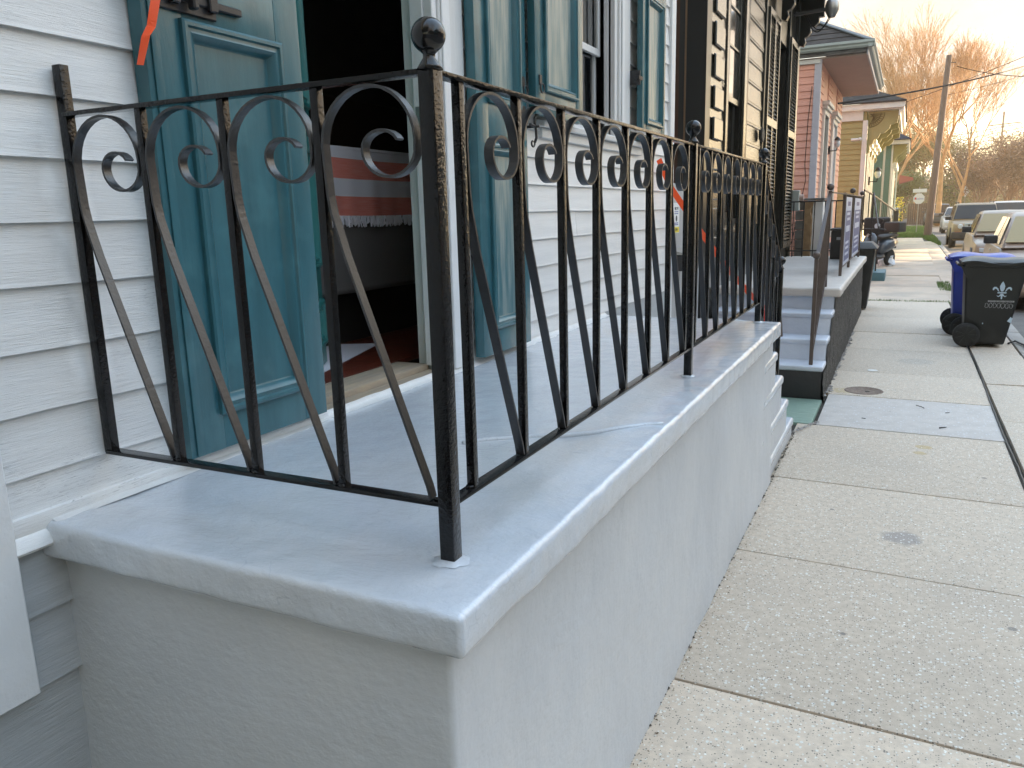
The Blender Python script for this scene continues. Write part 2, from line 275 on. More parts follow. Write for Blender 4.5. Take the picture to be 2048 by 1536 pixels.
# ---------------------------------------------------------------- mesh helpers
COL = scene.collection
class MB:
    def __init__(s): s.v = []; s.f = []
    def q(s, pts, faces):
        n = len(s.v); s.v += [tuple(p) for p in pts]; s.f += [tuple(i+n for i in f) for f in faces]; return s
    def box(s, a, b):
        x0, y0, z0 = a; x1, y1, z1 = b
        if x0 > x1: x0, x1 = x1, x0
        if y0 > y1: y0, y1 = y1, y0
        if z0 > z1: z0, z1 = z1, z0
        return s.q([(x0,y0,z0),(x1,y0,z0),(x1,y1,z0),(x0,y1,z0),(x0,y0,z1),(x1,y0,z1),(x1,y1,z1),(x0,y1,z1)],
                   [(0,3,2,1),(4,5,6,7),(0,1,5,4),(1,2,6,5),(2,3,7,6),(3,0,4,7)])
    def hexa(s, lo, hi):   # two 4-point loops
        return s.q(list(lo)+list(hi), [(3,2,1,0),(4,5,6,7),(0,1,5,4),(1,2,6,5),(2,3,7,6),(3,0,4,7)])
    def bar(s, p, q, w, h, up=(0,0,1)):
        p, q = Vector(p), Vector(q); d = (q-p).normalized(); upv = Vector(up)
        if abs(d.dot(upv)) > .98: upv = Vector((0,1,0))
        a = d.cross(upv).normalized()*w/2; b = a.cross(d).normalized()*h/2
        lo = [p-a-b, p+a-b, p+a+b, p-a+b]; hi = [x+(q-p) for x in lo]
        return s.hexa(lo, hi)
    def tube(s, path, r, n=6, cap=True, r1=None):
        P = [Vector(p) for p in path]; k0 = len(s.v); m = len(P)
        prev = None
        for i, p in enumerate(P):
            d = (P[min(i+1, m-1)]-P[max(i-1, 0)]).normalized()
            if prev is None:
                a = d.orthogonal().normalized()
            else:
                a = (prev - d*prev.dot(d)).normalized()
            prev = a; b = d.cross(a)
            rr = r if r1 is None else r+(r1-r)*i/(m-1)
            for k in range(n):
                t = 2*math.pi*k/n; s.v.append(tuple(p+(a*math.cos(t)+b*math.sin(t))*rr))
        for i in range(m-1):
            for k in range(n):
                A = k0+i*n+k; B = k0+i*n+(k+1) % n; s.f.append((A, B, B+n, A+n))
        if cap:
            s.f.append(tuple(k0+k for k in range(n))[::-1]); s.f.append(tuple(k0+(m-1)*n+k for k in range(n)))
        return s
    def lathe(s, prof, c=(0,0,0), n=24, axis='z'):
        k0 = len(s.v)
        for (r, z) in prof:
            for k in range(n):
                t = 2*math.pi*k/n; x, y = r*math.cos(t), r*math.sin(t)
                p = {'z': (x, y, z), 'x': (z, x, y), 'y': (y, z, x)}[axis]
                s.v.append((p[0]+c[0], p[1]+c[1], p[2]+c[2]))
        for i in range(len(prof)-1):
            for k in range(n):
                A = k0+i*n+k; B = k0+i*n+(k+1) % n; s.f.append((A, B, B+n, A+n))
        s.f.append(tuple(k0+k for k in range(n))[::-1]); s.f.append(tuple(k0+(len(prof)-1)*n+k for k in range(n)))
        return s
    def sphere(s, c, r, n=24, m=14):
        prof = [(max(1e-4, r*math.sin(math.pi*i/m)), -r*math.cos(math.pi*i/m)) for i in range(m+1)]
        return s.lathe(prof, c, n)
    def prism(s, poly, axis, a, b):
        """poly of 2D points extruded along axis from a to b. axis x: poly=(y,z); y: (x,z); z: (x,y)"""
        mk = {'x': lambda p, t: (t, p[0], p[1]), 'y': lambda p, t: (p[0], t, p[1]), 'z': lambda p, t: (p[0], p[1], t)}[axis]
        n = len(poly)
        return s.q([mk(p, a) for p in poly]+[mk(p, b) for p in poly],
                   [tuple(range(n))[::-1], tuple(range(n, 2*n))]+[(i, (i+1) % n, n+(i+1) % n, n+i) for i in range(n)])
    def frame(s, y0, y1, z0, z1, x, prof, axis='x'):
        """picture-frame moulding swept round a rectangle; prof = (inset, height) points"""
        k0 = len(s.v); n = len(prof)
        for (cy, cz, sy, sz) in ((y0, z0, 1, 1), (y1, z0, -1, 1), (y1, z1, -1, -1), (y0, z1, 1, -1)):
            for (d, h) in prof:
                p = (x+h, cy+sy*d, cz+sz*d)
                if axis == 'y': p = (cy+sy*d, x-h, cz+sz*d)
                s.v.append(p)
        for c in range(4):
            for i in range(n-1):
                A = k0+c*n+i; B = k0+((c+1) % 4)*n+i
                s.f.append((A, B, B+1, A+1))
        return s
    def build(s, name, m, parent=None, smooth=False, bevel=0, world=True, seg=1, angle=None):
        off = Vector((0, 0, 0))
        if parent is not None and world:
            p = parent
            off = Vector(parent.get('_base', (0, 0, 0)))
        me = bpy.data.meshes.new(name)
        me.from_pydata([(x-off.x, y-off.y, z-off.z) for (x, y, z) in s.v], [], s.f)
        bm = bmesh.new(); bm.from_mesh(me)
        bmesh.ops.recalc_face_normals(bm, faces=bm.faces)
        if bevel:
            es = [e for e in bm.edges if len(e.link_faces) == 2 and e.calc_face_angle(0) > 0.5]
            bmesh.ops.bevel(bm, geom=es, offset=bevel, segments=seg, affect='EDGES', profile=.6, clamp_overlap=True)
        bm.to_mesh(me); bm.free()
        if smooth:
            for p_ in me.polygons: p_.use_smooth = True
            if smooth == 'auto': me.set_sharp_from_angle(angle=R(angle or (18 if bevel else 40)))
        me.materials.append(M[m] if isinstance(m, str) else m)
        o = bpy.data.objects.new(name, me); COL.objects.link(o)
        if parent is not None:
            o.parent = parent
            if world: o['_base'] = tuple(parent.get('_base', (0, 0, 0)))
        return o
def clean():
    for o in bpy.data.objects:
        if '_base' in o: del o['_base']
def tag(o, label=None, cat=None, group=None, kind=None):
    if label: o['label'] = label
    if cat: o['category'] = cat
    if group: o['group'] = group
    if kind: o['kind'] = kind
    return o
def thing(name, label, cat, loc=(0,0,0), rz=0, group=None, rot=None):
    o = bpy.data.objects.new(name, None); COL.objects.link(o); o.location = loc; o.empty_display_size = .2
    o.rotation_euler = rot or (0, 0, rz)
    if not rz and not rot: o['_base'] = tuple(loc)
    tag(o, label, cat, group); return o
def structure(name, mb, m, **k):
    o = mb.build(name, m, None, **k); o['kind'] = 'structure'; return o
def copy_tree(o, parent=None):
    c = o.copy(); COL.objects.link(c)
    if parent is not None: c.parent = parent
    for ch in list(o.children): copy_tree(ch, c)
    return c
def nz(x, y, z, s=1.0): return noise.noise(Vector((x*s, y*s, z*s)))
def text_obj(txt, size, m, loc, rot, parent=None, name='lettering', depth=.0006, shear=0, xs=1.0):
    c = bpy.data.curves.new(name, 'FONT'); c.body = txt; c.size = size; c.extrude = depth; c.align_x = 'CENTER'; c.align_y = 'CENTER'; c.shear = shear
    o = bpy.data.objects.new(name, c); COL.objects.link(o)
    dg = bpy.context.evaluated_depsgraph_get(); me = bpy.data.meshes.new_from_object(o.evaluated_get(dg))
    bpy.data.objects.remove(o); bpy.data.curves.remove(c)
    me.materials.clear(); me.materials.append(M[m]); me.name = name
    o = bpy.data.objects.new(name, me); COL.objects.link(o); o.location = loc; o.rotation_euler = rot; o.scale = (xs, 1, 1)
    if parent is not None:
        o.parent = parent; o.location = Vector(loc)-Vector(parent.get('_base', (0, 0, 0)))
    return o
# ================================================================ large structure: ground
PF = 1.005       # porch floor height
g = MB(); g.box((-60, -60, -.30), (1.0, 400, -.022)); structure('ground', g, 'soil')
g = MB(); g.box((1.0, -6, -.30), (2.98, 46.0, -.030)); structure('pavement_bed', g, 'soil')
g = MB(); g.q([(-1500, -400, -.31), (1500, -400, -.31), (1500, 3000, -.31), (-1500, 3000, -.31)], [(0, 1, 2, 3)]); structure('terrain', g, 'soil')
g = MB(); g.box((3.12, -30, -.30), (11.6, 900, -.15)); structure('road', g, 'asphalt')
g = MB(); g.box((-60, 69, -.30), (3.12, 78, -.148)); structure('side_street', g, 'asphalt')
g = MB(); g.box((11.6, -30, -.30), (60, 900, -.02)); structure('far_pavement', g, 'concrete_far')

side = thing('sidewalk', 'worn aggregate concrete sidewalk of separate slabs running down the street', 'sidewalk', (1.0, 0, 0)); side['kind'] = 'structure'
def slab(x0, x1, y0, y1, m, dz=0, tx=0, ty=0, gap=.006, skew=0):
    b = MB(); n = 6
    zt = lambda x, y: dz+tx*(x-x0)+ty*(y-y0)
    pts = [(x0+gap, y0+gap), (x1-gap, y0+gap-skew), (x1-gap, y1-gap-skew), (x0+gap, y1-gap)]
    b.hexa([(x, y, -.10) for x, y in pts], [(x, y, zt(x, y)) for x, y in pts])
    o = b.build('paving_slab', m, side, bevel=.007, seg=2, smooth='auto'); return o
ys = [-3.6, -2.4, -1.2, .1, 1.335, 2.56, 3.77, 5.15]
rs = random.Random(3)
for i in range(len(ys)-1):
    # the joint runs very slightly askew, as in life
    slab(1.045, 2.447, ys[i], ys[i+1], 'concrete', rs.uniform(-.003, .002), skew=.035*(1 if i > 2 else .5))
slab(1.185, 2.45, 5.15, 6.28, 'patch', -.001, skew=.03, gap=.003)
ys2 = [6.28, 7.42, 8.92, 10.3, 11.9, 14.25]
for i in range(len(ys2)-1):
    slab(1.13, 2.462, ys2[i], ys2[i+1], 'concrete', rs.uniform(-.004, .002), skew=.03)
ys3 = [14.25, 15.45, 16.9, 18.4, 20.0, 21.7, 23.6, 25.5, 27.6, 30, 32.6, 35.4, 38.4, 41.4, 44.6]
for i in range(len(ys3)-1):
    slab(.7, 2.50, ys3[i], ys3[i+1], 'concrete_far', rs.uniform(-.012, .008), tx=rs.uniform(-.006, .006), ty=rs.uniform(-.004, .004), gap=.012, skew=rs.uniform(0, .1))
yk = [-3, -1.4, .3, 2.1, 4.25, 5.75, 7.2, 8.9, 10.9, 12.6, 14.9, 15.5, 17.2, 19.3, 21.9, 24.1, 26.6, 29.5, 33, 36.5, 40]
for i in range(len(yk)-1):
    slab(2.475, 2.955, yk[i], yk[i+1], 'concrete' if i < 8 else 'concrete_far', rs.uniform(-.010, .006) if i > 3 else -.004, tx=rs.uniform(-.01, .01), gap=.010, skew=rs.uniform(-.01, .03))
b = MB()
y = -6.0
kerb = thing('kerb', 'pale concrete kerb stones along the edge of the road', 'kerb', (3.0, 0, 0)); kerb['kind'] = 'structure'
while y < 62:
    L = 2.4 if y < 40 else 6
    b = MB(); b.box((2.965, y+.008, -.28), (3.13, y+L-.008, -.004+rs.uniform(-.006, .006)))
    b.build('kerb_stone', 'curb', kerb, bevel=.018, seg=2, smooth='auto'); y += L
g = MB(); g.box((.75, 44.6, -.2), (2.96, 66.0, -.02)); structure('verge', g, 'soil')
g = MB(); g.box((.3, 66.0, -.2), (3.1, 69.0, -.01)); structure('corner_pavement', g, 'concrete_far')

# small lumps of broken mortar and loose dirt where walls meet the sidewalk
def rubble(name, x0, y0, x1, y1, n, w, s0, s1, m, label, seed, zfun=None):
    rr = random.Random(seed); b = MB()
    for i in range(n):
        t = rr.random(); x = x0+(x1-x0)*t+rr.gauss(0, w)*.6; y = y0+(y1-y0)*t; s = rr.uniform(s0, s1)
        pts = []
        for (a, c, d) in ((1,0,0), (-1,0,0), (0,1,0), (0,-1,0), (0,0,1), (0,0,-1)):
            pts.append((x+a*s*rr.uniform(.6, 1.3), y+c*s*rr.uniform(.6, 1.3), .002+s*.3+d*s*rr.uniform(.3, .7)))
        b.q(pts, [(0,2,4), (2,1,4), (1,3,4), (3,0,4), (2,0,5), (1,2,5), (3,1,5), (0,3,5)])
    o = b.build(name, m, None); tag(o, label, 'rubble', kind='stuff'); return o
rubble('mortar_rubble', 1.150, 6.15, 1.155, 10.4, 420, .032, .006, .026, 'mud', 'crumbled grey mortar along the foot of the dark pebble dash wall', 5)
rubble('mortar_crumbs', 1.063, .0, 1.066, 4.9, 520, .008, .002, .009, 'soil', 'dark gritty gap between the painted porch wall and the sidewalk', 6)
rubble('sidewalk_crumbs', 1.02, 4.75, 1.19, 5.2, 60, .02, .004, .014, 'mud', 'broken bits of mortar at the corner of the mint painted pad', 8)

# scattered pale shell chips lying in the concrete surface
g = MB(); rr = random.Random(11)
for i in range(1300):
    y = -.8+8.8*(rr.random()**1.1); x = rr.uniform(1.1 if y < 5 else 1.2, 2.9)
    if abs(x-2.45) < .03: continue
    s = rr.uniform(.0012, .0033); a = rr.random()*6.28; k = rr.uniform(.4, 1)
    ca, sa = math.cos(a)*s, math.sin(a)*s
    z = .0028
    g.q([(x-ca, y-sa, z), (x+sa*k, y-ca*k, z), (x+ca, y+sa, z+.0006), (x-sa*k, y+ca*k, z)], [(0, 1, 2, 3)])
M['shell'] = mat('pale_shell_chip', (.70, .61, .49), .6)
o = g.build('shell_chips', 'shell', None); tag(o, 'tiny pale shell chips set in the aggregate sidewalk', 'shell chips', kind='stuff')

# ================================================================ the painted porch
porch = thing('front_porch', 'blue grey painted concrete porch with rounded lip and stepped far end', 'porch', (.5, 1.7, 0))
def rounded_slab(x0, x1, y0, y1, zt, th, r, step, amp, openx0=True):
    """slab whose free edges roll over in a soft nose; the x0 side butts against the house"""
    arc = r*math.pi/2; E = [arc*k/5 for k in range(1, 6)] + [arc+(th-2*r)*k/3 for k in range(1, 4)] + [arc+th-2*r+arc*k/4 for k in range(1, 5)] + [2*arc+th-2*r+.09]
    def prof(e):
        if e <= arc: t = e/r; return math.sin(t)*r, -(1-math.cos(t))*r
        e -= arc
        if e <= th-2*r: return r, -r-e
        e -= th-2*r
        if e <= arc: t = e/r; return r*math.cos(t), -(th-2*r)-r-math.sin(t)*r
        e -= arc
        return -e, -th
    def axis(a, b, lo, hi):
        L = []
        if lo: L += [(a+r, e) for e in reversed(E)]
        n = max(2, int((b-a-2*r)/step)); L += [(a+(r if lo else 0)+(b-a-(r if lo else 0)-(r if hi else 0))*k/n, 0) for k in range(n+1)]
        if hi: L += [(b-r, e) for e in E]
        return L
    X = axis(x0, x1, False, True); Y = axis(y0, y1, True, True)
    verts = []; idx = {}
    nl = len(E)
    for j, (y, ey) in enumerate(Y):
        sy = -1 if j < nl else 1
        for i, (x, ex) in enumerate(X):
            if ex or ey:
                # square-ish extension: use the larger, direction from both
                e = math.hypot(ex, ey) if (ex and ey and max(ex, ey) <= arc) else max(ex, ey)
                e = min(e, E[-1]) ; ox, oz = prof(e)
                dx, dy = (ex, ey*sy) if (ex and ey) else (1 if ex else 0, sy if ey else 0)
                l = math.hypot(dx, dy); dx /= l; dy /= l
                p = Vector((x+dx*ox, y+dy*ox, zt+oz)); t = min(1, e/arc)
                nrm = Vector((dx*math.sin(t*1.57), dy*math.sin(t*1.57), math.cos(t*1.57)))
            else:
                p = Vector((x, y, zt)); nrm = Vector((0, 0, 1))
            q = nz(p.x, p.y, p.z, 2.2)*.55+nz(p.x+9, p.y, p.z, 6)*.5+nz(p.x, p.y+7, p.z, 17)*.34+nz(p.x, p.y+3, p.z+5, 40)*.08
            k = amp*(1.0 if (ex or ey) else .35+.6*max(0, 1-min(x1-x, y-y0, 9)/.12))
            # slight hollow inside the lip, as trowelled
            d = min(x1-p.x, p.y-y0); hol = -.004*math.exp(-((d-.22)/.09)**2) if not (ex or ey) else 0
            p = p+nrm*(q*k)+Vector((0, 0, hol))
            verts.append(tuple(p))
    nx = len(X); F = []
    for j in range(len(Y)-1):
        for i in range(nx-1):
            F.append((j*nx+i, j*nx+i+1, (j+1)*nx+i+1, (j+1)*nx+i))
    b = MB(); b.q(verts, F); return b
b = rounded_slab(.01, 1.10, -.185, 3.60, PF, .088, .016, .016, .0098)
b.build('porch_slab', 'porch', porch, smooth=True)

def rough_wall(path, z0, z1, step, amp, batter=.02, seed=0):
    """vertical rendered wall following a 2D path, wavy like hand-trowelled stucco"""
    P = [Vector(p) for p in path]; pts = []
    for a, c in zip(P, P[1:]):
        n = max(1, int((c-a).length/step))
        for k in range(n): pts.append((a+(c-a)*k/n, (c-a).normalized()))
    pts.append((P[-1], (P[-1]-P[-2]).normalized()))
    nzs = max(2, int((z1-z0)/step)); b = MB(); V = []
    m = len(pts)
    for i, (p, d) in enumerate(pts):
        d0 = pts[max(0, i-2)][1]; d1 = pts[min(m-1, i+2)][1]; dd = (d0+d1).normalized(); nrm = Vector((dd.y, -dd.x))
        for k in range(nzs+1):
            z = z0+(z1-z0)*k/nzs
            q = nz(p.x+seed, p.y, z, 1.6)*.8+nz(p.x, p.y+seed, z, 5)*.45+nz(p.x, p.y, z+seed, 16)*.2+nz(p.x+3, p.y, z+seed, 36)*.07
            o = amp*q+batter*(1-(z-z0)/(z1-z0))**1.5
            V.append((p.x+nrm.x*o, p.y+nrm.y*o, z))
    F = [(i*(nzs+1)+k, (i+1)*(nzs+1)+k, (i+1)*(nzs+1)+k+1, i*(nzs+1)+k+1) for i in range(m-1) for k in range(nzs)]
    b.q(V, F); return b
b = rough_wall([(.0, -.145), (.3, -.145), (1.038, -.145), (1.047, -.142), (1.050, -.133), (1.05, 1.7), (1.05, 3.62)], -.05, PF-.07, .03, .008, .022, 3)
b.build('porch_wall', 'porchwall', porch, smooth=True)
# solid steps going down at the far end, flush with the wall
prev = 3.621
for (yn, zt) in ((3.80, .79), (4.12, .58), (4.45, .35), (4.80, .13)):
    b = rounded_slab(.10, 1.060, 3.30, yn, zt, .06, .018, .04, .004)
    b.build('step_tread', 'porch', porch, smooth=True)
    b = MB(); b.box((.11, prev, -.05), (1.050, yn-.018, zt-.03)); b.build('step_riser', 'porchwall', porch); prev = yn-.0175
# cement bead and old joint crack across the top, 4 mm deep ridge
b = MB()
pts = [(.60+.48*t, .70+.40*t+.02*math.sin(9*t)+nz(t*7, 2, 3)*.02, PF+.001) for t in [k/24 for k in range(25)]]
b.tube(pts, .0085, 6); b.build('patched_crack', 'porch', porch, smooth=True)
# thick painted fillet where floor meets house
def fillet(y0, y1, x=.012, z=PF, r=.030, m='trim', name='painted_fillet', parent=porch):
    b = MB(); n = int((y1-y0)/.05)+1; V = []; sec = 6
    for i in range(n+1):
        y = y0+(y1-y0)*i/n
        for k in range(sec):
            a = math.pi/2*k/(sec-1); q = nz(0, y, k, 9)*.004+nz(3, y, k, 30)*.0015
            V.append((x+(r*1.5+q)*(1-math.sin(a))*1.0+.0, y, z+(r+q)*(1-math.cos(a))))
    F = [(i*sec+k, (i+1)*sec+k, (i+1)*sec+k+1, i*sec+k+1) for i in range(n) for k in range(sec-1)]
    b.q(V, F); return b.build(name, m, parent, smooth=True)
fillet(-.17, .80); fillet(1.53, 3.58)

# ================================================================ white clapboard house
HY0, HY1 = -.40, 5.14
house = thing('clapboard_house', 'pale grey clapboard house with teal door leaves and window shutters behind the porch', 'house', (0, 2.4, 0))
def clap(parent, m, u0, u1, z, e, out, plane='x', th=.018, sag=.0016, seed=0, name='clapboard', du=.12, sgn=1):
    """one lapped board: u is y for plane x, x for plane y; `out` is the wall plane; sgn = outward direction"""
    n = max(1, int((u1-u0)/du)); b = MB(); V = []
    for i in range(n+1):
        u = u0+(u1-u0)*i/n
        dz = nz(u, z*7, seed, 1.7)*sag*2+nz(u, z*5, seed, 11)*sag*.7; do = nz(u, z*3, seed+5, 2.5)*sag
        sec = [(th+do, z+dz), (th+do-.002, z+dz+.010), (.003, z+e+.014), (-.006, z+e+.014), (-.006, z+dz)]
        for (o_, zz) in sec:
            V.append((out+sgn*o_, u, zz) if plane == 'x' else (u, out+sgn*o_, zz))
    F = [(i*5+k, (i+1)*5+k, (i+1)*5+(k+1) % 5, i*5+(k+1) % 5) for i in range(n) for k in range(5)]
    F += [tuple(range(5)), tuple(n*5+k for k in range(5))]
    b.q(V, F); return b.build(name, m, parent)
edges = [1.030, 1.113, 1.250, 1.388, 1.526, 1.664, 1.800, 1.932, 2.061]
while edges[-1] < 4.3: edges.append(edges[-1]+.134)
EV = 5.1
for k in range(len(edges)-1):
    z, e = edges[k], edges[k+1]-edges[k]
    clap(house, 'siding', -.262, .752, z, e, .0, seed=k, sag=.0026)
    if z+e < 2.08:
        js = [1.83, 5.03]
        if k % 3 == 1: js = [1.83, 3.1+.37*(k % 4), 5.03]
        for a, c in zip(js, js[1:]): clap(house, 'siding_plain', a+.001, c-.001, z, e, .0, seed=k+20)
    else:
        clap(house, 'siding_plain', 1.83, 2.90, z, e, 0, seed=k+40); clap(house, 'siding_plain', 4.02, 5.03, z, e, 0, seed=k+60)
# backing walls with real openings: door y .86-1.52, window y 3.0-3.75 z 2.13-3.95
b = MB()
for (y0, y1, z0, z1) in ((HY0, .756, PF-.02, EV), (1.626, 3.0, PF-.02, EV), (3.75, HY1, PF-.02, EV), (.756, 1.626, 3.5, EV), (3.0, 3.75, PF-.02, 2.13), (3.0, 3.75, 3.95, EV)):
    b.box((-.14, y0, z0), (-.008, y1, z1))
b.build('wall', 'trim', house)
b = MB(); b.box((-6, HY1-.12, 0), (-.142, HY1, EV)); b.build('side_wall', 'trim', house)
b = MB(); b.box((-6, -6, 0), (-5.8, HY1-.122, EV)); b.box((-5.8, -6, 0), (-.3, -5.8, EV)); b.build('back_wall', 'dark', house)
b = MB(); b.box((-.16, -6, 0), (-.0, HY0-.002, EV)); b.build('front_wall', 'siding', house)
# foundation band below the floor level
b = rough_wall([(.012, -3.0), (.012, -.10)], -.05, .632, .03, .004, .01, 9); b.build('foundation_render', 'skirt', house, smooth=True)
b = MB(); b.box((-.12, 3.6, -.05), (.010, HY1, PF+.02)); b.build('foundation_wall', 'skirt', house)
clap(house, 'skirt', -.258, -.10, .632, .165, .004, th=.026, seed=3, name='skirt_board', sag=.003)
clap(house, 'skirt', -.258, -.10, .800, .150, .004, th=.022, seed=4, name='skirt_board', sag=.003)
b = MB(); b.prism([(.0, .952), (.045, .955), (.050, .962), (.040, .985), (.030, .992), (.034, 1.005), (.028, 1.030), (.0, 1.034)], 'y', -3.0, .80)
b.build('water_table_moulding', 'siding', house, smooth='auto')
b = MB(); b.box((.0, -.42, .632), (.050, -.264, EV)); b.build('corner_board', 'trim_bright', house, bevel=.004)
b = MB(); b.box((-.02, 5.03, .0), (.034, 5.145, EV)); b.build('corner_board', 'trim_bright', house, bevel=.004)
# eaves over the porch
b = MB(); b.box((-6, -6, EV), (.56, HY1+.12, EV+.03)); b.build('soffit', 'trim', house)
b = MB(); b.box((.562, -6, EV-.03), (.60, HY1+.16, EV+.18)); b.build('fascia', 'trim', house)
b = MB(); b.hexa([(.65, -6, EV+.19), (.65, HY1+.2, EV+.19), (-3.6, HY1+.2, EV+2.3), (-3.6, -6, EV+2.3)], [(.65, -6, EV+.25), (.65, HY1+.2, EV+.25), (-3.6, HY1+.2, EV+2.36), (-3.6, -6, EV+2.36)])
b.build('roof', 'shingle', house)

# ---- panelled leaves -----------------------------------------------------------
MOULD = [(0, 0), (.0, .012), (.006, .016), (.014, .016), (.018, .009), (.024, .009), (.030, .012), (.036, .008), (.046, -.010), (.050, -.012)]
def leaf(name, parent, y0, y1, z0, z1, x, th, panels, m='teal', mp='teal', stile=None, label=None, world=True):
    """panelled shutter/door leaf lying in a plane of constant x, face towards +x"""
    py0, py1 = panels[0][0], panels[0][1]
    b = MB(); b.box((x-th, y0, z0), (x, py0, z1)); b.box((x-th, py1, z0), (x, y1, z1))
    zz = z0
    for (_, _, a, c) in sorted(panels, key=lambda p: p[2]):
        b.box((x-th+.0005, py0, zz), (x-.0005, py1, a)); zz = c
    b.box((x-th+.0005, py0, zz), (x-.0005, py1, z1))
    L = b.build(name, m, parent, bevel=.0025, seg=2, smooth='auto', world=world)
    if label: L['label'] = label
    if world: L['_base'] = tuple(parent.get('_base', (0, 0, 0)))
    for (a0, a1, c0, c1) in panels:
        mb = MB(); mb.box((x-th+.008, a0, c0), (x-.012, a1, c1)); q = mb.build('panel', mp, L, world=world)
        mb = MB(); mb.frame(a0-.012, a1+.012, c0-.012, c1+.012, x, MOULD); mb.build('panel_moulding', m, L, smooth='auto', angle=30, world=world)
    return L
# left outer door leaf, folded back on the wall
LL = leaf('door_leaf', house, .205, .758, 1.040, 3.42, .062, .045, [(.325, .658, 1.150, 2.135), (.325, .658, 2.30, 3.28)], label='left outer door leaf folded back against the wall')
b = MB(); b.box((.0635, .222, 1.043), (.0675, .246, 3.41)); b.build('edge_bead', 'teal', LL, bevel=.0015, seg=2, smooth='auto')
# slide bolt on it
b = MB(); b.box((.0625, .20, 2.186), (.077, .52, 2.205)); b.build('slide_bolt', 'hardware', LL, bevel=.003)
b = MB(); b.box((.0625, .235, 2.160), (.070, .435, 2.232)); b.build('bolt_plate', 'hardware', LL, bevel=.003)
for yy in (.28, .40):
    b = MB(); b.box((.0705, yy, 2.176), (.087, yy+.028, 2.216)); b.build('bolt_staple', 'hardware', LL, bevel=.003)
b = MB(); b.box((.077, .332, 2.168), (.103, .350, 2.222)); b.build('bolt_knob', 'hardware', LL, bevel=.004)
# right outer door leaf
RL = leaf('door_leaf', house, 1.825, 2.318, 1.035, 3.42, .075, .045, [(1.93, 2.235, 1.16, 1.945), (1.93, 2.235, 2.135, 3.28)], m='teal', mp='teal_faded', label='right outer door leaf with sun faded panels')
b = MB(); b.box((.0755, 2.245, 2.045), (.080, 2.30, 2.145)); b.build('latch_plate', 'hardware', RL, bevel=.002)
# ring pulls
def ring(parent, y, z, x, r=.021, plate=True):
    if plate:
        b = MB(); b.box((x+.0005, y-.017, z+.002), (x+.006, y+.013, z+.048)); b.build('pull_plate', 'hardware', parent, bevel=.002)
    b = MB(); b.tube([(x+.012, y+r*math.sin(t), z-r*.6+r*math.cos(t)) for t in [2*math.pi*k/20 for k in range(21)]], .0035, 6, cap=False)
    b.build('ring_pull', 'hardware', parent, smooth=True)
ring(RL, 2.285, 2.225, .0755)
# window shutters
SB = leaf('window_shutter', house, 2.345, 2.955, 2.118, 3.98, .112, .038, [(2.455, 2.855, 2.235, 3.02), (2.455, 2.855, 3.15, 3.88)], mp='teal_faded', label='left window shutter with ring pull and faded panels')
ring(SB, 2.395, 2.245, .1125)
SC = leaf('window_shutter', house, 4.07, 4.62, 2.118, 3.98, .100, .038, [(4.16, 4.53, 2.235, 3.02), (4.16, 4.53, 3.15, 3.88)], mp='teal_faded', label='right window shutter beside the corner board')
for (yy, z, par, x0, x1) in ((2.99, 2.50, SB, -.02, .075), (4.02, 2.50, SC, .03, .10)):
    b = MB(); b.box((x0, yy-.006, z-.045), (x1, yy+.006, z+.045)); b.box((x1-.03, yy-.02, z-.012), (x1, yy+.06, z+.012)); b.build('hinge', 'hardware', par, bevel=.002)
# shutter dog (S hook) on the wall below shutter
b = MB(); hx = .088
up = [(hx, 2.392+(.010+.0014*k)*math.cos(math.pi*1.4-k*.42), 2.138+(.010+.0014*k)*math.sin(math.pi*1.4-k*.42)) for k in range(12)]
dn = [(hx, 2.352+(.024-.0015*k)*math.cos(.1-k*.42), 1.985+(.024-.0015*k)*math.sin(.1-k*.42)) for k in range(13)]
b.tube([up[-1], (hx, 2.380, 2.10), (hx, 2.378, 2.075), (hx, 2.392, 2.045), (hx, 2.396, 2.01), dn[0]], .0065, 6)
b.tube(up, .0045, 6); b.tube(dn, .0045, 6)
b.bar((.0, 2.386, 2.062), (hx+.02, 2.386, 2.062), .012, .012); b.bar((hx, 2.325, 2.066), (hx, 2.392, 2.062), .010, .010)
b.build('shutter_dog', 'hardware', house, smooth=True)

# ---- doorway: jambs, casing, threshold ------------------------------------------
b = MB(); b.box((-.13, .757, PF+.037), (-.012, .785, 3.5)); b.build('door_jamb', 'green_door', house, bevel=.002)
b = MB(); b.box((-.080, 1.585, PF+.03), (-.020, 1.625, 3.5)); b.box((-.0195, 1.590, PF+.03), (.020, 1.625, 3.5)); b.build('door_jamb', 'trim_bright', house, bevel=.003)
b = MB(); b.box((-.007, 1.627, PF+.012), (.028, 1.815, 3.5)); b.build('door_casing', 'trim', house, bevel=.004)
b = MB(); b.box((.0285, 1.64, PF+.012), (.036, 1.70, 3.5)); b.build('casing_bead', 'trim_bright', house, bevel=.003)
b = MB(); b.box((-.070, 1.582, 1.90), (-.040, 1.5845, 2.08)); b.build('strike_plate', 'steel', house, bevel=.001)
b = MB(); b.box((-.24, .80, PF-.03), (-.075, 1.60, PF+.036)); b.build('door_sill', 'threshold', house, bevel=.006, seg=2, smooth='auto')
b = MB(); b.box((-.073, .80, PF-.03), (.015, 1.60, PF+.014)); b.build('door_sill', 'threshold', house, bevel=.005, seg=2, smooth='auto')
fillet(.80, 1.60, .012, PF, .022)
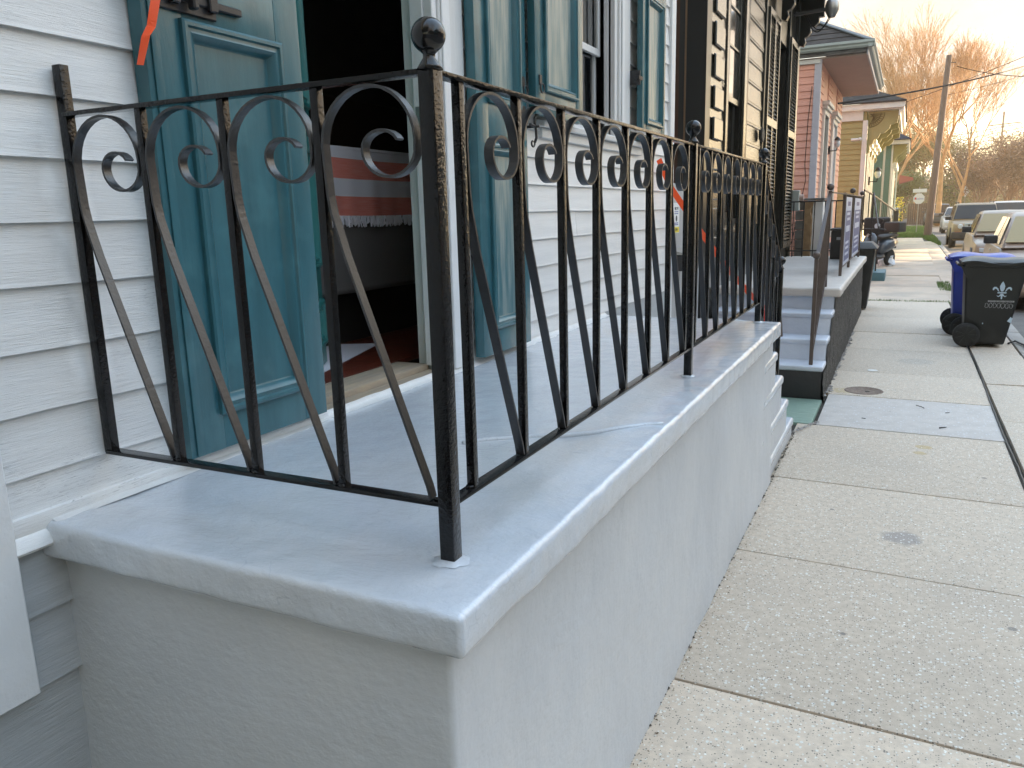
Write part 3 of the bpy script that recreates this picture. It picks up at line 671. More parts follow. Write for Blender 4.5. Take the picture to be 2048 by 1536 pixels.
# ---- room behind
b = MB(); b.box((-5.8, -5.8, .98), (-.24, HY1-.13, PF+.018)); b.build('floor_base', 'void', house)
for k in range(16):
    xx = -.245-.085*k; b = MB(); b.box((xx-.083, .2, PF+.018), (xx, 4.2, PF+.036)); b.build('floorboard', 'redfloor', house)
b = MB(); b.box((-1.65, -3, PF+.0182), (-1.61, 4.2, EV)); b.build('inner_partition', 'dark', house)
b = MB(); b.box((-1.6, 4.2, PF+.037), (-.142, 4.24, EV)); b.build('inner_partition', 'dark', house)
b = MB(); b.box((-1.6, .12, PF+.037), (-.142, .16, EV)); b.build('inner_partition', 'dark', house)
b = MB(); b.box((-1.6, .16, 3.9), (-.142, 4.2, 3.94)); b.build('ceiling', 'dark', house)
# green inner door swung into the room
idr = thing('inner_door_pivot', None, None, (-.135, .82, 0), rz=R(30))
idr.parent = house; idr.location = Vector((-.135, .82, 0))-Vector(house['_base']); idr.name = 'inner_door'
idr['label'] = 'green panelled inner door opened into the room'
b = MB(); b.box((-.045, 0, 1.05), (0, .74, 3.4)); b.build('door_slab', 'green_door', idr, world=False, bevel=.003)
for (c0, c1) in ((1.14, 1.33), (1.46, 1.97), (2.08, 3.2)):
    mb = MB(); mb.frame(.07, .67, c0, c1, .0005, [(0, 0), (0, .016), (.008, .022), (.018, .022), (.022, .012), (.030, .012), (.036, .018), (.044, .010), (.06, .001)]); mb.build('panel_moulding', 'green_door', idr, world=False, smooth='auto', angle=30)
mb = MB(); mb.box((.0005, .0, 1.905), (.030, .74, 1.955)); mb.build('rail_moulding', 'green_door', idr, world=False, bevel=.01, seg=2, smooth='auto')
b = MB(); b.lathe([(.012, 0), (.012, .03), (.028, .045), (.03, .06), (.018, .075)], (.0, .68, 1.99), 14, 'x'); b.build('door_knob', 'cabinet', idr, world=False, smooth=True)
# security sticker on a stick at the jamb edge
b = MB(); b.prism([(.772, 1.86), (.798, 1.86), (.798, 1.955), (.785, 1.945), (.772, 1.960)], 'x', .004, .0055)
stk = b.build('alarm_sticker', 'paper', house); b = MB(); b.box((.0058, .7735, 1.905), (.0063, .7965, 1.94)); b.build('sticker_header', 'blue_print', stk)

# ---- window
b = MB()
b.box((-.13, 2.955, 2.10), (.026, 3.0, 3.98)); b.box((-.13, 3.75, 2.10), (.020, 3.80, 3.98)); b.box((-.13, 3.0, 3.92), (.02, 3.75, 3.98)); b.build('window_frame', 'trim', house, bevel=.003)
b = MB(); b.box((-.0, 3.802, 2.10), (.034, 4.015, 3.98)); b.build('window_casing', 'trim', house, bevel=.004)
b = MB(); b.box((.0345, 3.83, 2.10), (.044, 3.875, 3.98)); b.box((-.05, 3.742, 2.12), (-.02, 3.7498, 3.9)); b.build('casing_bead', 'trim_bright', house, bevel=.003)
b = MB(); b.box((-.0, 2.90, 2.10), (.030, 2.953, 3.98)); b.build('window_casing', 'trim', house, bevel=.004)
b = MB(); b.prism([(-.13, 2.095), (.060, 2.078), (.066, 2.110), (-.13, 2.135)], 'y', 2.56, 4.36); b.build('window_sill', 'trim', house, bevel=.004)
b = MB(); b.box((.0, 2.60, 2.03), (.030, 4.30, 2.079)); b.build('sill_apron', 'trim', house, bevel=.003)
b = MB(); b.box((-.100, 3.0, 2.60), (-.075, 3.75, 2.64)); b.box((-.100, 3.0, 3.86), (-.075, 3.75, 3.92)); b.box((-.100, 3.0, 2.64), (-.075, 3.04, 3.86)); b.box((-.100, 3.71, 2.64), (-.075, 3.75, 3.86))
b.box((-.098, 3.365, 2.64), (-.077, 3.385, 3.86)); b.box((-.098, 3.04, 3.22), (-.077, 3.71, 3.24))
sash = b.build('upper_sash', 'trim', house, bevel=.002)
b = MB(); b.box((-.090, 3.04, 2.64), (-.087, 3.71, 3.86)); b.build('pane', 'glass', sash)
b = MB(); b.box((-.125, 3.0, 2.135), (-.104, 3.75, 2.175)); b.box((-.125, 3.0, 2.175), (-.104, 3.04, 2.62)); b.box((-.125, 3.71, 2.175), (-.104, 3.75, 2.62)); sl = b.build('lower_sash', 'trim', house)
b = MB(); b.box((-.117, 3.04, 2.175), (-.114, 3.71, 2.62)); b.build('pane', 'glass', sl)
b = MB(); V = []
for i in range(40):
    y = 3.0+.75*i/39; V += [(-.16+.012*math.sin(i*1.1), y, 2.55), (-.16+.012*math.sin(i*1.1), y, 3.9)]
b.q(V, [(2*i, 2*i+2, 2*i+3, 2*i+1) for i in range(39)]); b.build('lace_curtain', 'curtain', house, smooth=True)

# ---- things in the room
sofa = thing('sofa', 'grey brown sofa back seen through the open door', 'sofa', (-.75, 2.3, PF+.036))
b = MB(); b.box((-.95, 1.52, 1.30), (-.645, 3.1, 1.965)); b.build('sofa_back', 'sofa', sofa, bevel=.04, seg=4, smooth='auto')
b = MB(); b.box((-.92, 1.7, PF+.036), (-.80, 3.0, 1.299)); b.build('sofa_base', 'void', sofa)  # near-black block standing in for the shadow under the sofa
b = MB(); b.box((-1.30, 1.4, PF+.037), (-1.18, 3.6, 2.32)); o = b.build('wood_cabinet', 'cabinet', None, bevel=.01); tag(o, 'dark brown wooden cabinet behind the sofa', 'cabinet')
tw = thing('striped_throw', 'coral and pale grey striped cloth with white fringe hung over the sofa', 'throw', (-.63, 2.1, 1.95))
def cloth(z0, z1, m, name):
    b = MB(); V = []; n = 60
    for i in range(n+1):
        y = 1.66+1.25*i/n
        for z in (z0, (z0+z1)/2, z1):
            hang = (2.0-z)/.4
            V.append((-.628+.010*math.sin(y*19+.6)*hang+.006*math.sin(y*41)*hang, y+.02*hang*math.sin(y*3), z+.012*math.sin(y*2.2)))
    b.q(V, [(i*3+k, i*3+3+k, i*3+4+k, i*3+1+k) for i in range(n) for k in range(2)]); return b.build(name, m, tw, smooth=True)
zs = [1.975, 1.935, 1.845, 1.765, 1.675]
cloth(zs[1], zs[0], 'towel_white', 'stripe'); cloth(zs[2], zs[1], 'towel_red', 'stripe'); cloth(zs[3], zs[2], 'towel_white', 'stripe'); cloth(zs[4], zs[3], 'towel_red', 'stripe')
b = MB(); b.box((-.93, 1.66, 1.966), (-.628, 2.91, 1.978)); b.build('folded_top', 'towel_white', tw)
b = MB(); rr = random.Random(2)
for i in range(420):
    y = 1.66+1.25*rr.random(); h = (1.975-1.675)/.4; x = -.628+.010*math.sin(y*19+.6)*h+.006*math.sin(y*41)*h
    yy = y+.02*h*math.sin(y*3); z = 1.677+.012*math.sin(y*2.2); dy = rr.uniform(-.02, .02); L = rr.uniform(.03, .055)
    b.bar((x, yy, z), (x+rr.uniform(-.01, .012), yy+dy, z-L), .006, .003)
b.build('fringe', 'towel_white', tw)
b = MB(); b.q([(-.62, .98, PF+.040), (-.36, 1.22, PF+.040), (-.60, 1.98, PF+.040), (-1.15, 1.70, PF+.040)], [(0, 1, 2, 3)])
b.q([(-.62, .98, PF+.037), (-.36, 1.22, PF+.037), (-.60, 1.98, PF+.037), (-1.15, 1.70, PF+.037)], [(3, 2, 1, 0)])
o = b.build('floor_mat', 'towel_white', None); tag(o, 'pale floor mat lying just inside the doorway', 'mat')

# ================================================================ black wrought iron railing
ZT, ZB = PF+.885, PF+.117
RX = .972
rail = thing('porch_railing', 'glossy black wrought iron porch railing with scrolls and ball finials', 'railing', (RX, 0, PF))
def ball_finial(parent, x, y, z, r=.0285, m='ball', k=1.0):
    b = MB(); s = .016; k = .56
    b.lathe([(s*1.42, 0), (s*1.15, .012*k), (.0105, .034*k), (.0105, .044*k), (.015, .052*k), (.0175, .058*k)], (x, y, z), 20)
    b.sphere((x, y, z+.055*k+r*.80), r, 32, 20); return b.build('ball_finial', m, parent, smooth=True)
def post(parent, x, y, z0, z1, s=.031, m='iron'):
    b = MB(); b.box((x-s/2, y-s/2, z0), (x+s/2, y+s/2, z1)); return b.build('post', m, parent, bevel=.002, seg=2, smooth='auto')
def strip2d(pts, mapf, w, t):
    """flat bar bent along a 2D path; w is its width across the railing, t its thickness in the plane"""
    b = MB(); V = []; m = len(pts)
    for i, p in enumerate(pts):
        a = Vector(pts[max(0, i-1)]); c = Vector(pts[min(m-1, i+1)]); d = (c-a).normalized(); n = Vector((-d.y, d.x))
        for (sn, sw) in ((-1, -1), (1, -1), (1, 1), (-1, 1)):
            V.append(mapf(p[0]+n.x*sn*t/2, p[1]+n.y*sn*t/2, sw*w/2))
    F = [(i*4+k, (i+1)*4+k, (i+1)*4+(k+1) % 4, i*4+(k+1) % 4) for i in range(m-1) for k in range(4)]+[(3, 2, 1, 0), tuple((m-1)*4+k for k in range(4))]
    b.q(V, F); return b
def scroll_path(mw, zt, zb, s=1.0):
    """strip from the foot of the next baluster up to the left one, over in a big arc, curling in"""
    P = []
    x0, x1 = .013, mw-.013
    P += [(x1-.004, zb+.006), (x1-.010, zb+.03)]
    kx, kz = x0+.004, zt-.235
    for t in (.15, .35, .55, .75, .9): P.append((x1-.010+(kx+.012-x1+.010)*t, zb+.03+(kz-.02-zb-.03)*t))
    P += [(kx+.006, kz+.01), (kx, kz+.045)]
    Rb = (x1-x0)/2; cx = (x0+x1)/2; cz = zt-.006-.097
    for k in range(17):
        a = math.pi-math.pi*k/16; P.append((cx+Rb*math.cos(a), cz+.097*math.sin(a)))
    # lower curl
    ccx, ccz = x1-.056, cz-.012
    for k in range(1, 17):
        a = -math.pi*1.0*k/16; rx = .056; rz = .048
        P.append((ccx+rx*math.cos(a), ccz+rz*math.sin(a)))
    for k in range(1, 10):
        a = math.pi-math.pi*.85*k/9; P.append((x1-.112+.040+.040*math.cos(a), ccz+.032*math.sin(a)))
    return P
MWL = .2400; GAP = .0845; MWS = .2345
rs = random.Random(5)
post(rail, RX, 0, PF-.01, ZT+.004, m='iron')
ball_finial(rail, RX, 0, ZT+.004, r=.0292)
b = MB(); b.box((.020, -.011, ZB-.004), (.046, .011, ZT+.105)); b.build('wall_post', 'iron', rail, bevel=.002, seg=2, smooth='auto')
def picket(x, y, m='iron'):
    b = MB(); s = .0175; tw_ = rs.uniform(-.002, .002)
    b.hexa([(x-s/2+tw_, y-s/2, ZB+.002), (x+s/2+tw_, y-s/2, ZB+.002), (x+s/2+tw_, y+s/2, ZB+.002), (x-s/2+tw_, y+s/2, ZB+.002)],
           [(x-s/2, y-s/2, ZT-.003), (x+s/2, y-s/2, ZT-.003), (x+s/2, y+s/2, ZT-.003), (x-s/2, y+s/2, ZT-.003)])
    b.build('baluster', m, rail, bevel=.0015, seg=2, smooth='auto')
def weld(x, y, z):
    b = MB(); V = []
    b.sphere((x, y, z), .0095, 9, 6)
    b.v = [(a+nz(a, c, d, 160)*.004, c+nz(a+3, c, d, 160)*.004, (d-z)*.6+z+nz(a, c+5, d, 160)*.003) for (a, c, d) in b.v]
    b.build('weld_bead', 'iron', rail, smooth=True)
# short end (runs from the wall to the corner)
b = MB(); b.box((.035, -.014, ZT-.004), (RX-.014, .014, ZT+.006)); b.build('top_rail', 'iron', rail, bevel=.0022, seg=2, smooth='auto')
b = MB(); b.box((.026, -.014, ZB-.006), (RX-.0157, .014, ZB+.003)); b.build('bottom_rail', 'iron_flat', rail, bevel=.0015, seg=2, smooth='auto')
for k in range(4):
    u0 = .034+k*.2312; mwk = MWS-.0035 if k < 3 else RX-.018-u0
    if k: picket(u0, 0); weld(u0-.012, 0, ZB+.006); weld(u0, -.005, ZB+.004)
    b = strip2d(scroll_path(mwk, ZT-.004, ZB), lambda u, z, w_, u0=u0: (u0+u, w_, z), .020, .0052); b.build('scroll', 'iron_strip', rail, smooth='auto')
weld(RX-.02, 0, ZB+.005)
# long side, two bays
for (ya, yb) in ((0, 1.863), (1.863, 3.52)):
    mw = MWL if ya == 0 else .2130
    b = MB(); b.box((RX-.0135, ya+.016, ZT-.005), (RX+.0135, yb-.016, ZT+.005)); b.build('top_rail', 'iron', rail, bevel=.0022, seg=2, smooth='auto')
    b = MB(); b.box((RX-.0135, ya+.016, ZB-.006), (RX+.0135, yb-.016, ZB+.003)); b.build('bottom_rail', 'iron_flat', rail, bevel=.0015, seg=2, smooth='auto')
    gp = (yb-ya-7*mw)/2
    for k in range(8):
        y = ya+gp+k*mw; picket(RX, y); weld(RX, y-.010, ZB+.005)
        if k < 7:
            b = strip2d(scroll_path(mw, ZT-.004, ZB), lambda u, z, w_, y0=y: (RX+w_, y0+u, z), .020, .0052); b.build('scroll', 'iron_strip', rail, smooth='auto')
post(rail, RX, 1.863, PF-.01, ZT+.008); ball_finial(rail, RX, 1.863, ZT+.008)
post(rail, RX, 3.52, PF-.01, ZT+.008); ball_finial(rail, RX, 3.52, ZT+.008)
# raking handrail down the steps
b = MB(); b.bar((RX, 3.535, ZT), (RX, 4.40, 1.23), .027, .010); b.build('handrail', 'iron', rail)
b = MB(); b.bar((RX, 3.535, 1.06), (RX, 4.40, .50), .027, .009); b.build('bottom_rail', 'iron_flat', rail)
for k in range(1, 5):
    y = 3.52+k*.18; dz = -(y-3.52)*.755
    b = MB(); b.box((RX-.008, y-.008, 1.07-(y-3.52)*.65), (RX+.008, y+.008, ZT+dz-.004)); b.build('baluster', 'iron', rail)
    sp = [(u*.7, z+(-.755*u*.7)) for (u, z) in scroll_path(.24, ZT-.012+dz+.14, ZB+dz+.20)]
    b = strip2d(sp, lambda u, z, w_, y0=y-.17: (RX+w_, y0+u, z), .018, .005); b.build('scroll', 'iron_strip', rail, smooth='auto')
post(rail, RX, 4.42, .32, 1.25); ball_finial(rail, RX, 4.42, 1.25)

# ================================================================ alley between the houses
gate = thing('alley_gate', 'grey vertical board gate closing the alley beside the porch', 'gate', (0, 5.68, 0))
for k in range(9):
    y = 5.155+k*.121; b = MB(); b.box((-.03, y+.003, 0), (-.002, y+.118, 1.87)); b.build('board', 'gate', gate, bevel=.002)
b = MB(); b.box((-.07, 5.155, 1.45), (-.032, 6.24, 1.54)); b.box((-.07, 5.155, .3), (-.032, 6.24, .39)); b.build('cross_rail', 'gate', gate)
b = MB(); b.box((-.001, 5.278, 1.470), (.0015, 5.468, 1.715)); nt_ = b.build('posted_notice', 'paper', None); tag(nt_, 'white notice with yellow strip posted on the grey alley gate', 'notice')
b = MB(); b.box((.0018, 5.282, 1.474), (.0024, 5.464, 1.520)); b.build('yellow_strip', 'yellow_print', nt_)
text_obj('OPEN', .030, 'ink', (.0032, 5.373, 1.498), (R(90), 0, R(90)), nt_)
text_obj('NO  W', .036, 'ink', (.0026, 5.373, 1.668), (R(90), 0, R(90)), nt_)
for (z, s) in ((1.64, .010), (1.625, .010), (1.548, .012), (1.535, .012)):
    b = MB(); b.box((.0018, 5.31, z), (.0024, 5.43, z+s*.6)); b.build('print_line', 'blue_print', nt_)
b = MB(); b.lathe([(.001, 0), (.025, 0), (.025, .0006), (.001, .0006)], (.0018, 5.375, 1.588), 16, 'x'); b.build('print_emblem', 'ink', nt_)
b = MB(); b.box((.0, 5.17, 1.170), (.150, 5.56, 1.30)); mbx = b.build('mailbox', 'hardware', None, bevel=.006, seg=2, smooth='auto'); tag(mbx, 'black metal mailbox fixed to the grey alley gate', 'mailbox')
b = MB(); b.hexa([(.002, 5.165, 1.302), (.158, 5.165, 1.302), (.158, 5.565, 1.302), (.002, 5.565, 1.302)], [(.002, 5.165, 1.345), (.150, 5.165, 1.307), (.150, 5.565, 1.307), (.002, 5.565, 1.345)]); b.build('lid', 'steel', mbx)

# orange barrier tape
def tape(name, pts, w, label, tw0=0, tw1=0, nseg=30, up=(0, 0, 1), curl=0):
    P = [Vector(p) for p in pts]; V = []; b = MB(); tot = len(P)-1
    for i in range(nseg+1):
        t = i/nseg*tot; k = min(int(t), tot-1); f = t-k; p = P[k].lerp(P[k+1], f); d = (P[k+1]-P[k]).normalized()
        a = d.cross(Vector(up)).normalized(); c = a.cross(d); th = tw0+(tw1-tw0)*i/nseg
        wv = (a*math.sin(th)+c*math.cos(th))*w/2; nn = d.cross(wv).normalized()*.0004
        V += [tuple(p-wv-nn), tuple(p+wv-nn), tuple(p+wv+nn), tuple(p-wv+nn)]
    F = [(i*4+k, (i+1)*4+k, (i+1)*4+(k+1) % 4, i*4+(k+1) % 4) for i in range(nseg) for k in range(4)]+[(3, 2, 1, 0), tuple(nseg*4+k for k in range(4))]
    b.q(V, F); o = b.build(name, 'orange', None); tag(o, label, 'tape', 'orange barrier tape'); return o
tape('barrier_tape', [(.118, .232, 2.40), (.110, .222, 2.20), (.108, .190, 2.10), (.112, .168, 2.075), (.104, .150, 2.010)], .020, 'orange tape end hanging from the bolt of the left teal leaf', .4, 1.5, up=(0, 1, 0))
tape('barrier_tape', [(.06, 4.62, 2.02), (.13, 4.70, 1.82), (.27, 4.98, 1.52), (.42, 5.35, 1.20), (.56, 5.75, .93), (.64, 6.05, .78)], .046, 'orange tape stretched from the house corner down towards the black house steps', 0, 1.2)

# paint smeared round the feet of the posts
for (y, s) in ((0, .034), (1.863, .028), (3.52, .028)):
    b = MB(); rr = random.Random(int(y*10)); n = 22
    ring_ = [(RX+(s+rr.uniform(-.004, .007))*math.cos(6.283*k/n), y+(s+rr.uniform(-.004, .007))*math.sin(6.283*k/n)) for k in range(n)]
    b.q([(x, yy, PF+.0005) for x, yy in ring_]+[(RX+(x-RX)*.62, y+(yy-y)*.62, PF+.006) for x, yy in ring_], [(k, (k+1) % n, n+(k+1) % n, n+k) for k in range(n)]+[tuple(range(n, 2*n))])
    b.build('paint_collar', 'porch', porch, smooth=True)
# leaf crumbs and grit caught along the wall and joints
g = MB(); rr = random.Random(17)
for i in range(420):
    u = rr.random()
    if u < .5: y = rr.uniform(.3, 5); x = 1.075+abs(rr.gauss(0, .022))
    elif u < .75: x = rr.uniform(1.1, 2.4); y = rr.choice([1.335, 2.56, 3.77, 5.15, 6.28, 7.42])+rr.gauss(0, .01)-.03*(x-1)
    elif u < .9: y = rr.uniform(.5, 9); x = 2.452+rr.gauss(0, .012)
    else: x = rr.uniform(1.1, 2.9); y = rr.uniform(.5, 8)
    s = rr.uniform(.002, .0065); a = rr.random()*6.28; ca, sa = math.cos(a)*s, math.sin(a)*s; k = rr.uniform(.2, .6); z = .005
    g.q([(x-ca, y-sa, z), (x+sa*k, y-ca*k, z+.002), (x+ca, y+sa, z), (x-sa*k, y+ca*k, z+.003)], [(0, 1, 2, 3)])
M['crumb'] = mat('dry_leaf_crumb', (.13, .09, .05), .9, var=.4, vscale=9)
o = g.build('leaf_litter', 'crumb', None); tag(o, 'dry leaf crumbs and grit caught along the wall foot and slab joints', 'litter', kind='stuff')
# ================================================================ black house next door
bh = thing('black_house', 'black gloss painted house with quoins, tall window and louvered shutters', 'house', (0, 9.3, 0))
BY0, BY1, BEV = 6.25, 12.45, 4.75
b = MB(); b.box((-.14, 6.45, .2), (-.008, 7.22, BEV)); b.box((-.14, 8.02, .2), (-.008, 10.42, BEV)); b.box((-.14, 11.45, .2), (-.008, BY1, BEV)); b.box((-.14, 7.22, .2), (-.008, 8.02, 1.55)); b.box((-.14, 7.22, 3.95), (-.008, 8.02, BEV)); b.box((-.14, 10.42, 3.9), (-.008, 11.45, BEV)); b.box((-.14, 10.42, .2), (-.008, 11.45, .9))
b.build('wall', 'blacktrim', bh)
b = MB(); b.box((-7, BY1-.12, .2), (-.142, BY1-.002, BEV)); b.build('wall', 'blacktrim', bh)
b = MB(); b.box((-7, 6.402, .0), (-.300, 6.52, BEV)); b.build('side_wall', 'cabinet', bh)
b = MB(); b.box((-.300, 6.39, .0), (-.262, 6.52, BEV)); b.build('side_trim', 'brown', bh)
b = MB(); b.box((-.260, 6.38, .0), (-.212, 6.52, BEV)); b.build('side_trim', 'greyplastic', bh)
b = MB(); b.box((-.210, 6.37, .0), (-.163, 6.52, BEV)); b.build('side_trim', 'tan', bh, bevel=.008, seg=2, smooth='auto')
b = MB(); b.box((-.161, BY0, .0), (.018, 6.449, BEV)); b.build('corner_pilaster', 'blacktrim', bh, bevel=.003)
z = .795
while z < BEV-.05:
    for (a, c) in ((6.97, 7.10), (8.275, 9.35)):
        if z < 1.45 and a == 6.97: c = 9.35
        elif z < 1.45: continue
        clap(bh, 'blackhouse', a, c, z, .225, 0, th=.016, sag=.0012, name='drop_siding_board', du=.2, seed=int(z*10))
        b = MB(); b.box((.012, a, z+.028), (.0185, c, z+.036)); b.build('siding_bead', 'blackhouse', bh)
    z += .225
b = MB(); b.box((-.006, 6.45, .9), (.012, 6.968, BEV)); b.build('quoin_backing', 'blackhouse', bh)
z = 1.19
while z < 4.2:
    b = MB(); b.box((.0125, 6.535, z), (.042, 6.93, z+.20)); b.build('quoin_block', 'blackhouse', bh, bevel=.010); z += .2775
# tall window
b = MB()
b.box((-.006, 7.10, 1.45), (.03, 7.22, 3.98)); b.box((-.006, 8.06, 1.45), (.03, 8.27, 3.98)); b.box((-.006, 7.22, 3.92), (.03, 8.06, 4.05)); b.box((-.02, 7.05, 1.38), (.06, 8.32, 1.45))
b.build('window_frame', 'blackhouse', bh, bevel=.006, seg=2, smooth='auto')
b = MB(); b.box((-.05, 7.22, 2.74), (-.015, 8.06, 2.80)); b.box((-.05, 7.985, 2.80), (-.015, 8.06, 3.92)); b.box((-.05, 7.22, 2.80), (-.015, 7.25, 3.92)); b.box((-.045, 7.25, 3.28), (-.018, 7.985, 3.305)); b.box((-.045, 7.25, 3.66), (-.018, 7.985, 3.685))
s1 = b.build('upper_sash', 'blackhouse', bh, bevel=.002); b = MB(); b.box((-.036, 7.25, 2.80), (-.033, 7.985, 3.92)); b.build('pane', 'glass', s1)
b = MB(); b.box((-.10, 7.22, 1.55), (-.06, 8.06, 1.62)); b.box((-.10, 7.90, 1.62), (-.06, 8.06, 2.74)); b.box((-.10, 7.22, 1.62), (-.06, 7.26, 2.74)); b.box((-.095, 7.26, 2.14), (-.065, 7.90, 2.165))
s2 = b.build('lower_sash', 'blacktrim', bh, bevel=.002); b = MB(); b.box((-.083, 7.26, 1.62), (-.080, 7.90, 2.74)); b.build('pane', 'glass', s2)
# louvered shutters folded beside the doorway
def louvres(y0, y1, z0, z1, x, cols=2):
    b = MB(); s = .045; b.box((x-.035, y0, z0), (x, y0+s, z1)); b.box((x-.035, y1-s, z0), (x, y1, z1))
    ym = (y0+y1)/2; zm = z0+(z1-z0)*.56
    for (a, c) in ((z0, z0+.10), (zm-.05, zm+.05), (z1-.08, z1)): b.box((x-.034, y0+s, a), (x-.001, y1-s, c))
    if cols == 2: b.box((x-.030, ym-.020, z0+.10), (x-.002, ym+.020, z1-.08))
    L = b.build('louvered_shutter', 'blackhouse', bh, bevel=.002)
    for (za, zb_) in ((z0+.10, zm-.05), (zm+.05, z1-.08)):
        z = za+.03
        while z < zb_-.02:
            for (ya, yb) in (((y0+s, ym-.020), (ym+.020, y1-s)) if cols == 2 else ((y0+s, y1-s),)):
                m_ = MB(); m_.prism([(x-.030, z+.022), (x-.026, z+.026), (x-.002, z-.006), (x-.006, z-.010)], 'y', ya, yb); m_.build('louver_slat', 'blackhouse', L)
            z += .050
    return L
louvres(9.50, 10.38, 1.05, 4.06, .055); louvres(11.50, 12.28, 1.05, 4.06, .055, 1)
b = MB(); b.box((-.006, 9.352, .9), (.03, 9.47, BEV)); b.box((-.006, 11.46, .9), (.028, 11.56, BEV)); b.build('door_casing', 'blacktrim', bh, bevel=.004)
b = MB(); b.box((-.13, 10.42, .9), (-.10, 11.45, 3.9)); b.build('door', 'blacktrim', bh)
b = MB(); b.box((-.006, 12.30, .2), (.05, BY1, BEV)); b.build('corner_board', 'blackhouse', bh, bevel=.004)
b = MB(); b.box((-7, BY0-.1, BEV), (.40, BY1+.10, BEV+.04)); b.build('soffit', 'blacktrim', bh)
b = MB(); b.box((.402, BY0-.1, BEV-.02), (.46, BY1+.12, BEV+.16)); b.build('gutter', 'blacktrim', bh)
b = MB(); b.hexa([(.47, BY0-.15, BEV+.19), (.47, BY1+.2, BEV+.19), (-3.6, BY1+.2, BEV+2.3), (-3.6, BY0-.15, BEV+2.3)], [(.47, BY0-.15, BEV+.25), (.47, BY1+.2, BEV+.25), (-3.6, BY1+.2, BEV+2.36), (-3.6, BY0-.15, BEV+2.36)]); b.build('roof', 'shingle', bh)
for y in (8.62, 10.42, 12.36):
    pr = [(.0, 3.62), (.06, 3.60), (.09, 3.66), (.075, 3.72), (.12, 3.74), (.16, 3.80), (.15, 3.86), (.21, 3.87), (.27, 3.93), (.27, 4.0), (.34, 4.0), (.335, 4.10), (.34, 4.298), (.0, 4.298)]
    b = MB(); b.prism([(x+.052, zz+.45) for x, zz in pr], 'y', y-.06, y+.06); b.build('eave_bracket', 'blacktrim', bh, bevel=.006)
b = MB(); b.lathe([(.001, .02), (.06, .022), (.085, .05), (.085, .07), (.001, .075)], (.0, 9.18, 2.53), 20, 'x'); b.build('wall_light', 'greyplastic', bh, smooth='auto')
b = MB(); b.box((.052, 12.30, 1.60), (.16, 12.47, 1.92)); b.build('meter_box', 'gutter', bh, bevel=.01); b = MB(); b.lathe([(.001, 0), (.055, 0), (.055, .06), (.001, .07)], (.16, 12.385, 1.80), 14, 'x'); b.build('meter_dial', 'soffit', bh, smooth='auto')
# service head with drooping cable
sh = thing('service_head', 'grey electric service head with drooping black cable loops under the black eave', 'service head', (.52, 10.9, 4.25))
b = MB(); b.lathe([(.045, 0), (.06, .03), (.085, .08), (.09, .14), (.075, .20), (.04, .235), (.005, .24)], (.62, 10.9, 4.13), 16); b.build('weather_cap', 'steel', sh, smooth=True)
b = MB()
for (r, o) in ((.17, 0), (.145, .02)):
    b.tube([(.60-.33*t+o, 10.9+o, 4.16-r*math.sin(math.pi*min(1, t*1.05))*1.25+.04*t) for t in [k/14 for k in range(15)]], .007, 5)
b.build('cable_loop', 'wire', sh, smooth=True)
b = MB(); b.bar((.14, 10.9, 4.22), (.62, 10.9, 4.24), .04, .04); b.build('support_arm', 'rail_dark', sh)

# ================================================================ its porch: pale stairs, pebble dash side, brown railing
NF = .885
np_ = thing('neighbour_porch', 'raised porch with pale blue grey stairs, black bottom riser and dark pebble dash side', 'porch', (.6, 9.2, 0))
steps = [(6.03, .29), (6.33, .48), (6.645, .68), (6.97, NF)]
for i, (y, z) in enumerate(steps[:3]):
    y2 = steps[i+1][0]; zl = 0 if i == 0 else steps[i-1][1]
    b = MB(); b.box((.06, y+.008, -.05), (1.140, 12.30 if i == 9 else y2+.2, z-.035)); b.build('step_riser', 'stair_black' if i == 0 else 'stair', np_, bevel=.01, seg=2, smooth='auto')
    b = rounded_slab(.06, 1.148, y-.002, y2+.10, z, .05, .016, .05, .0035); b.build('step_tread', 'stair', np_, smooth=True)
b = MB(); b.box((.02, 7.0, -.05), (1.138, 12.34, NF-.07)); b.build('porch_core', 'stair', np_)
b = rounded_slab(.02, 1.195, 6.955, 12.40, NF, .085, .022, .05, .010); b.build('porch_floor', 'stair_top', np_, smooth=True)
poly = [(6.02, -.05), (6.02, .24), (6.34, .24), (6.34, .43), (6.65, .43), (6.65, .63), (6.985, .63), (6.985, NF-.06), (12.36, NF-.06), (12.36, -.05)]
b = MB(); n = 70; V = []
def ztop(y):
    for (a, z) in reversed(((6.0, .235), (6.34, .43), (6.65, .63), (6.99, NF-.075))):
        if y >= a: return z
    return .235
yy = [6.02+.05*k for k in range(128)]; nzv = 12
for y in yy:
    zt = ztop(y)
    for k in range(nzv+1):
        z = -.03+(zt+.03)*k/nzv
        V.append((1.150+.012*nz(y, z, 1, 9)+.006*nz(y, z, 4, 28)+.02*(1-k/nzv)**2, y+.01*nz(y, z, 7, 12), z))
b.q(V, [(i*(nzv+1)+k, (i+1)*(nzv+1)+k, (i+1)*(nzv+1)+k+1, i*(nzv+1)+k+1) for i in range(len(yy)-1) for k in range(nzv)])
b.build('pebble_dash_side', 'aggregate', np_)
b = MB(); b.box((.0, 12.345, -.05), (1.15, 12.38, NF-.07)); b.build('end_wall', 'aggregate', np_)
g = MB(); g.box((.60, 5.17, -.06), (1.155, 6.035, -.0035)); o = g.build('mint_pad', 'mint', None, bevel=.012, seg=2, smooth='auto'); o['kind'] = 'structure'; o.name = 'path'

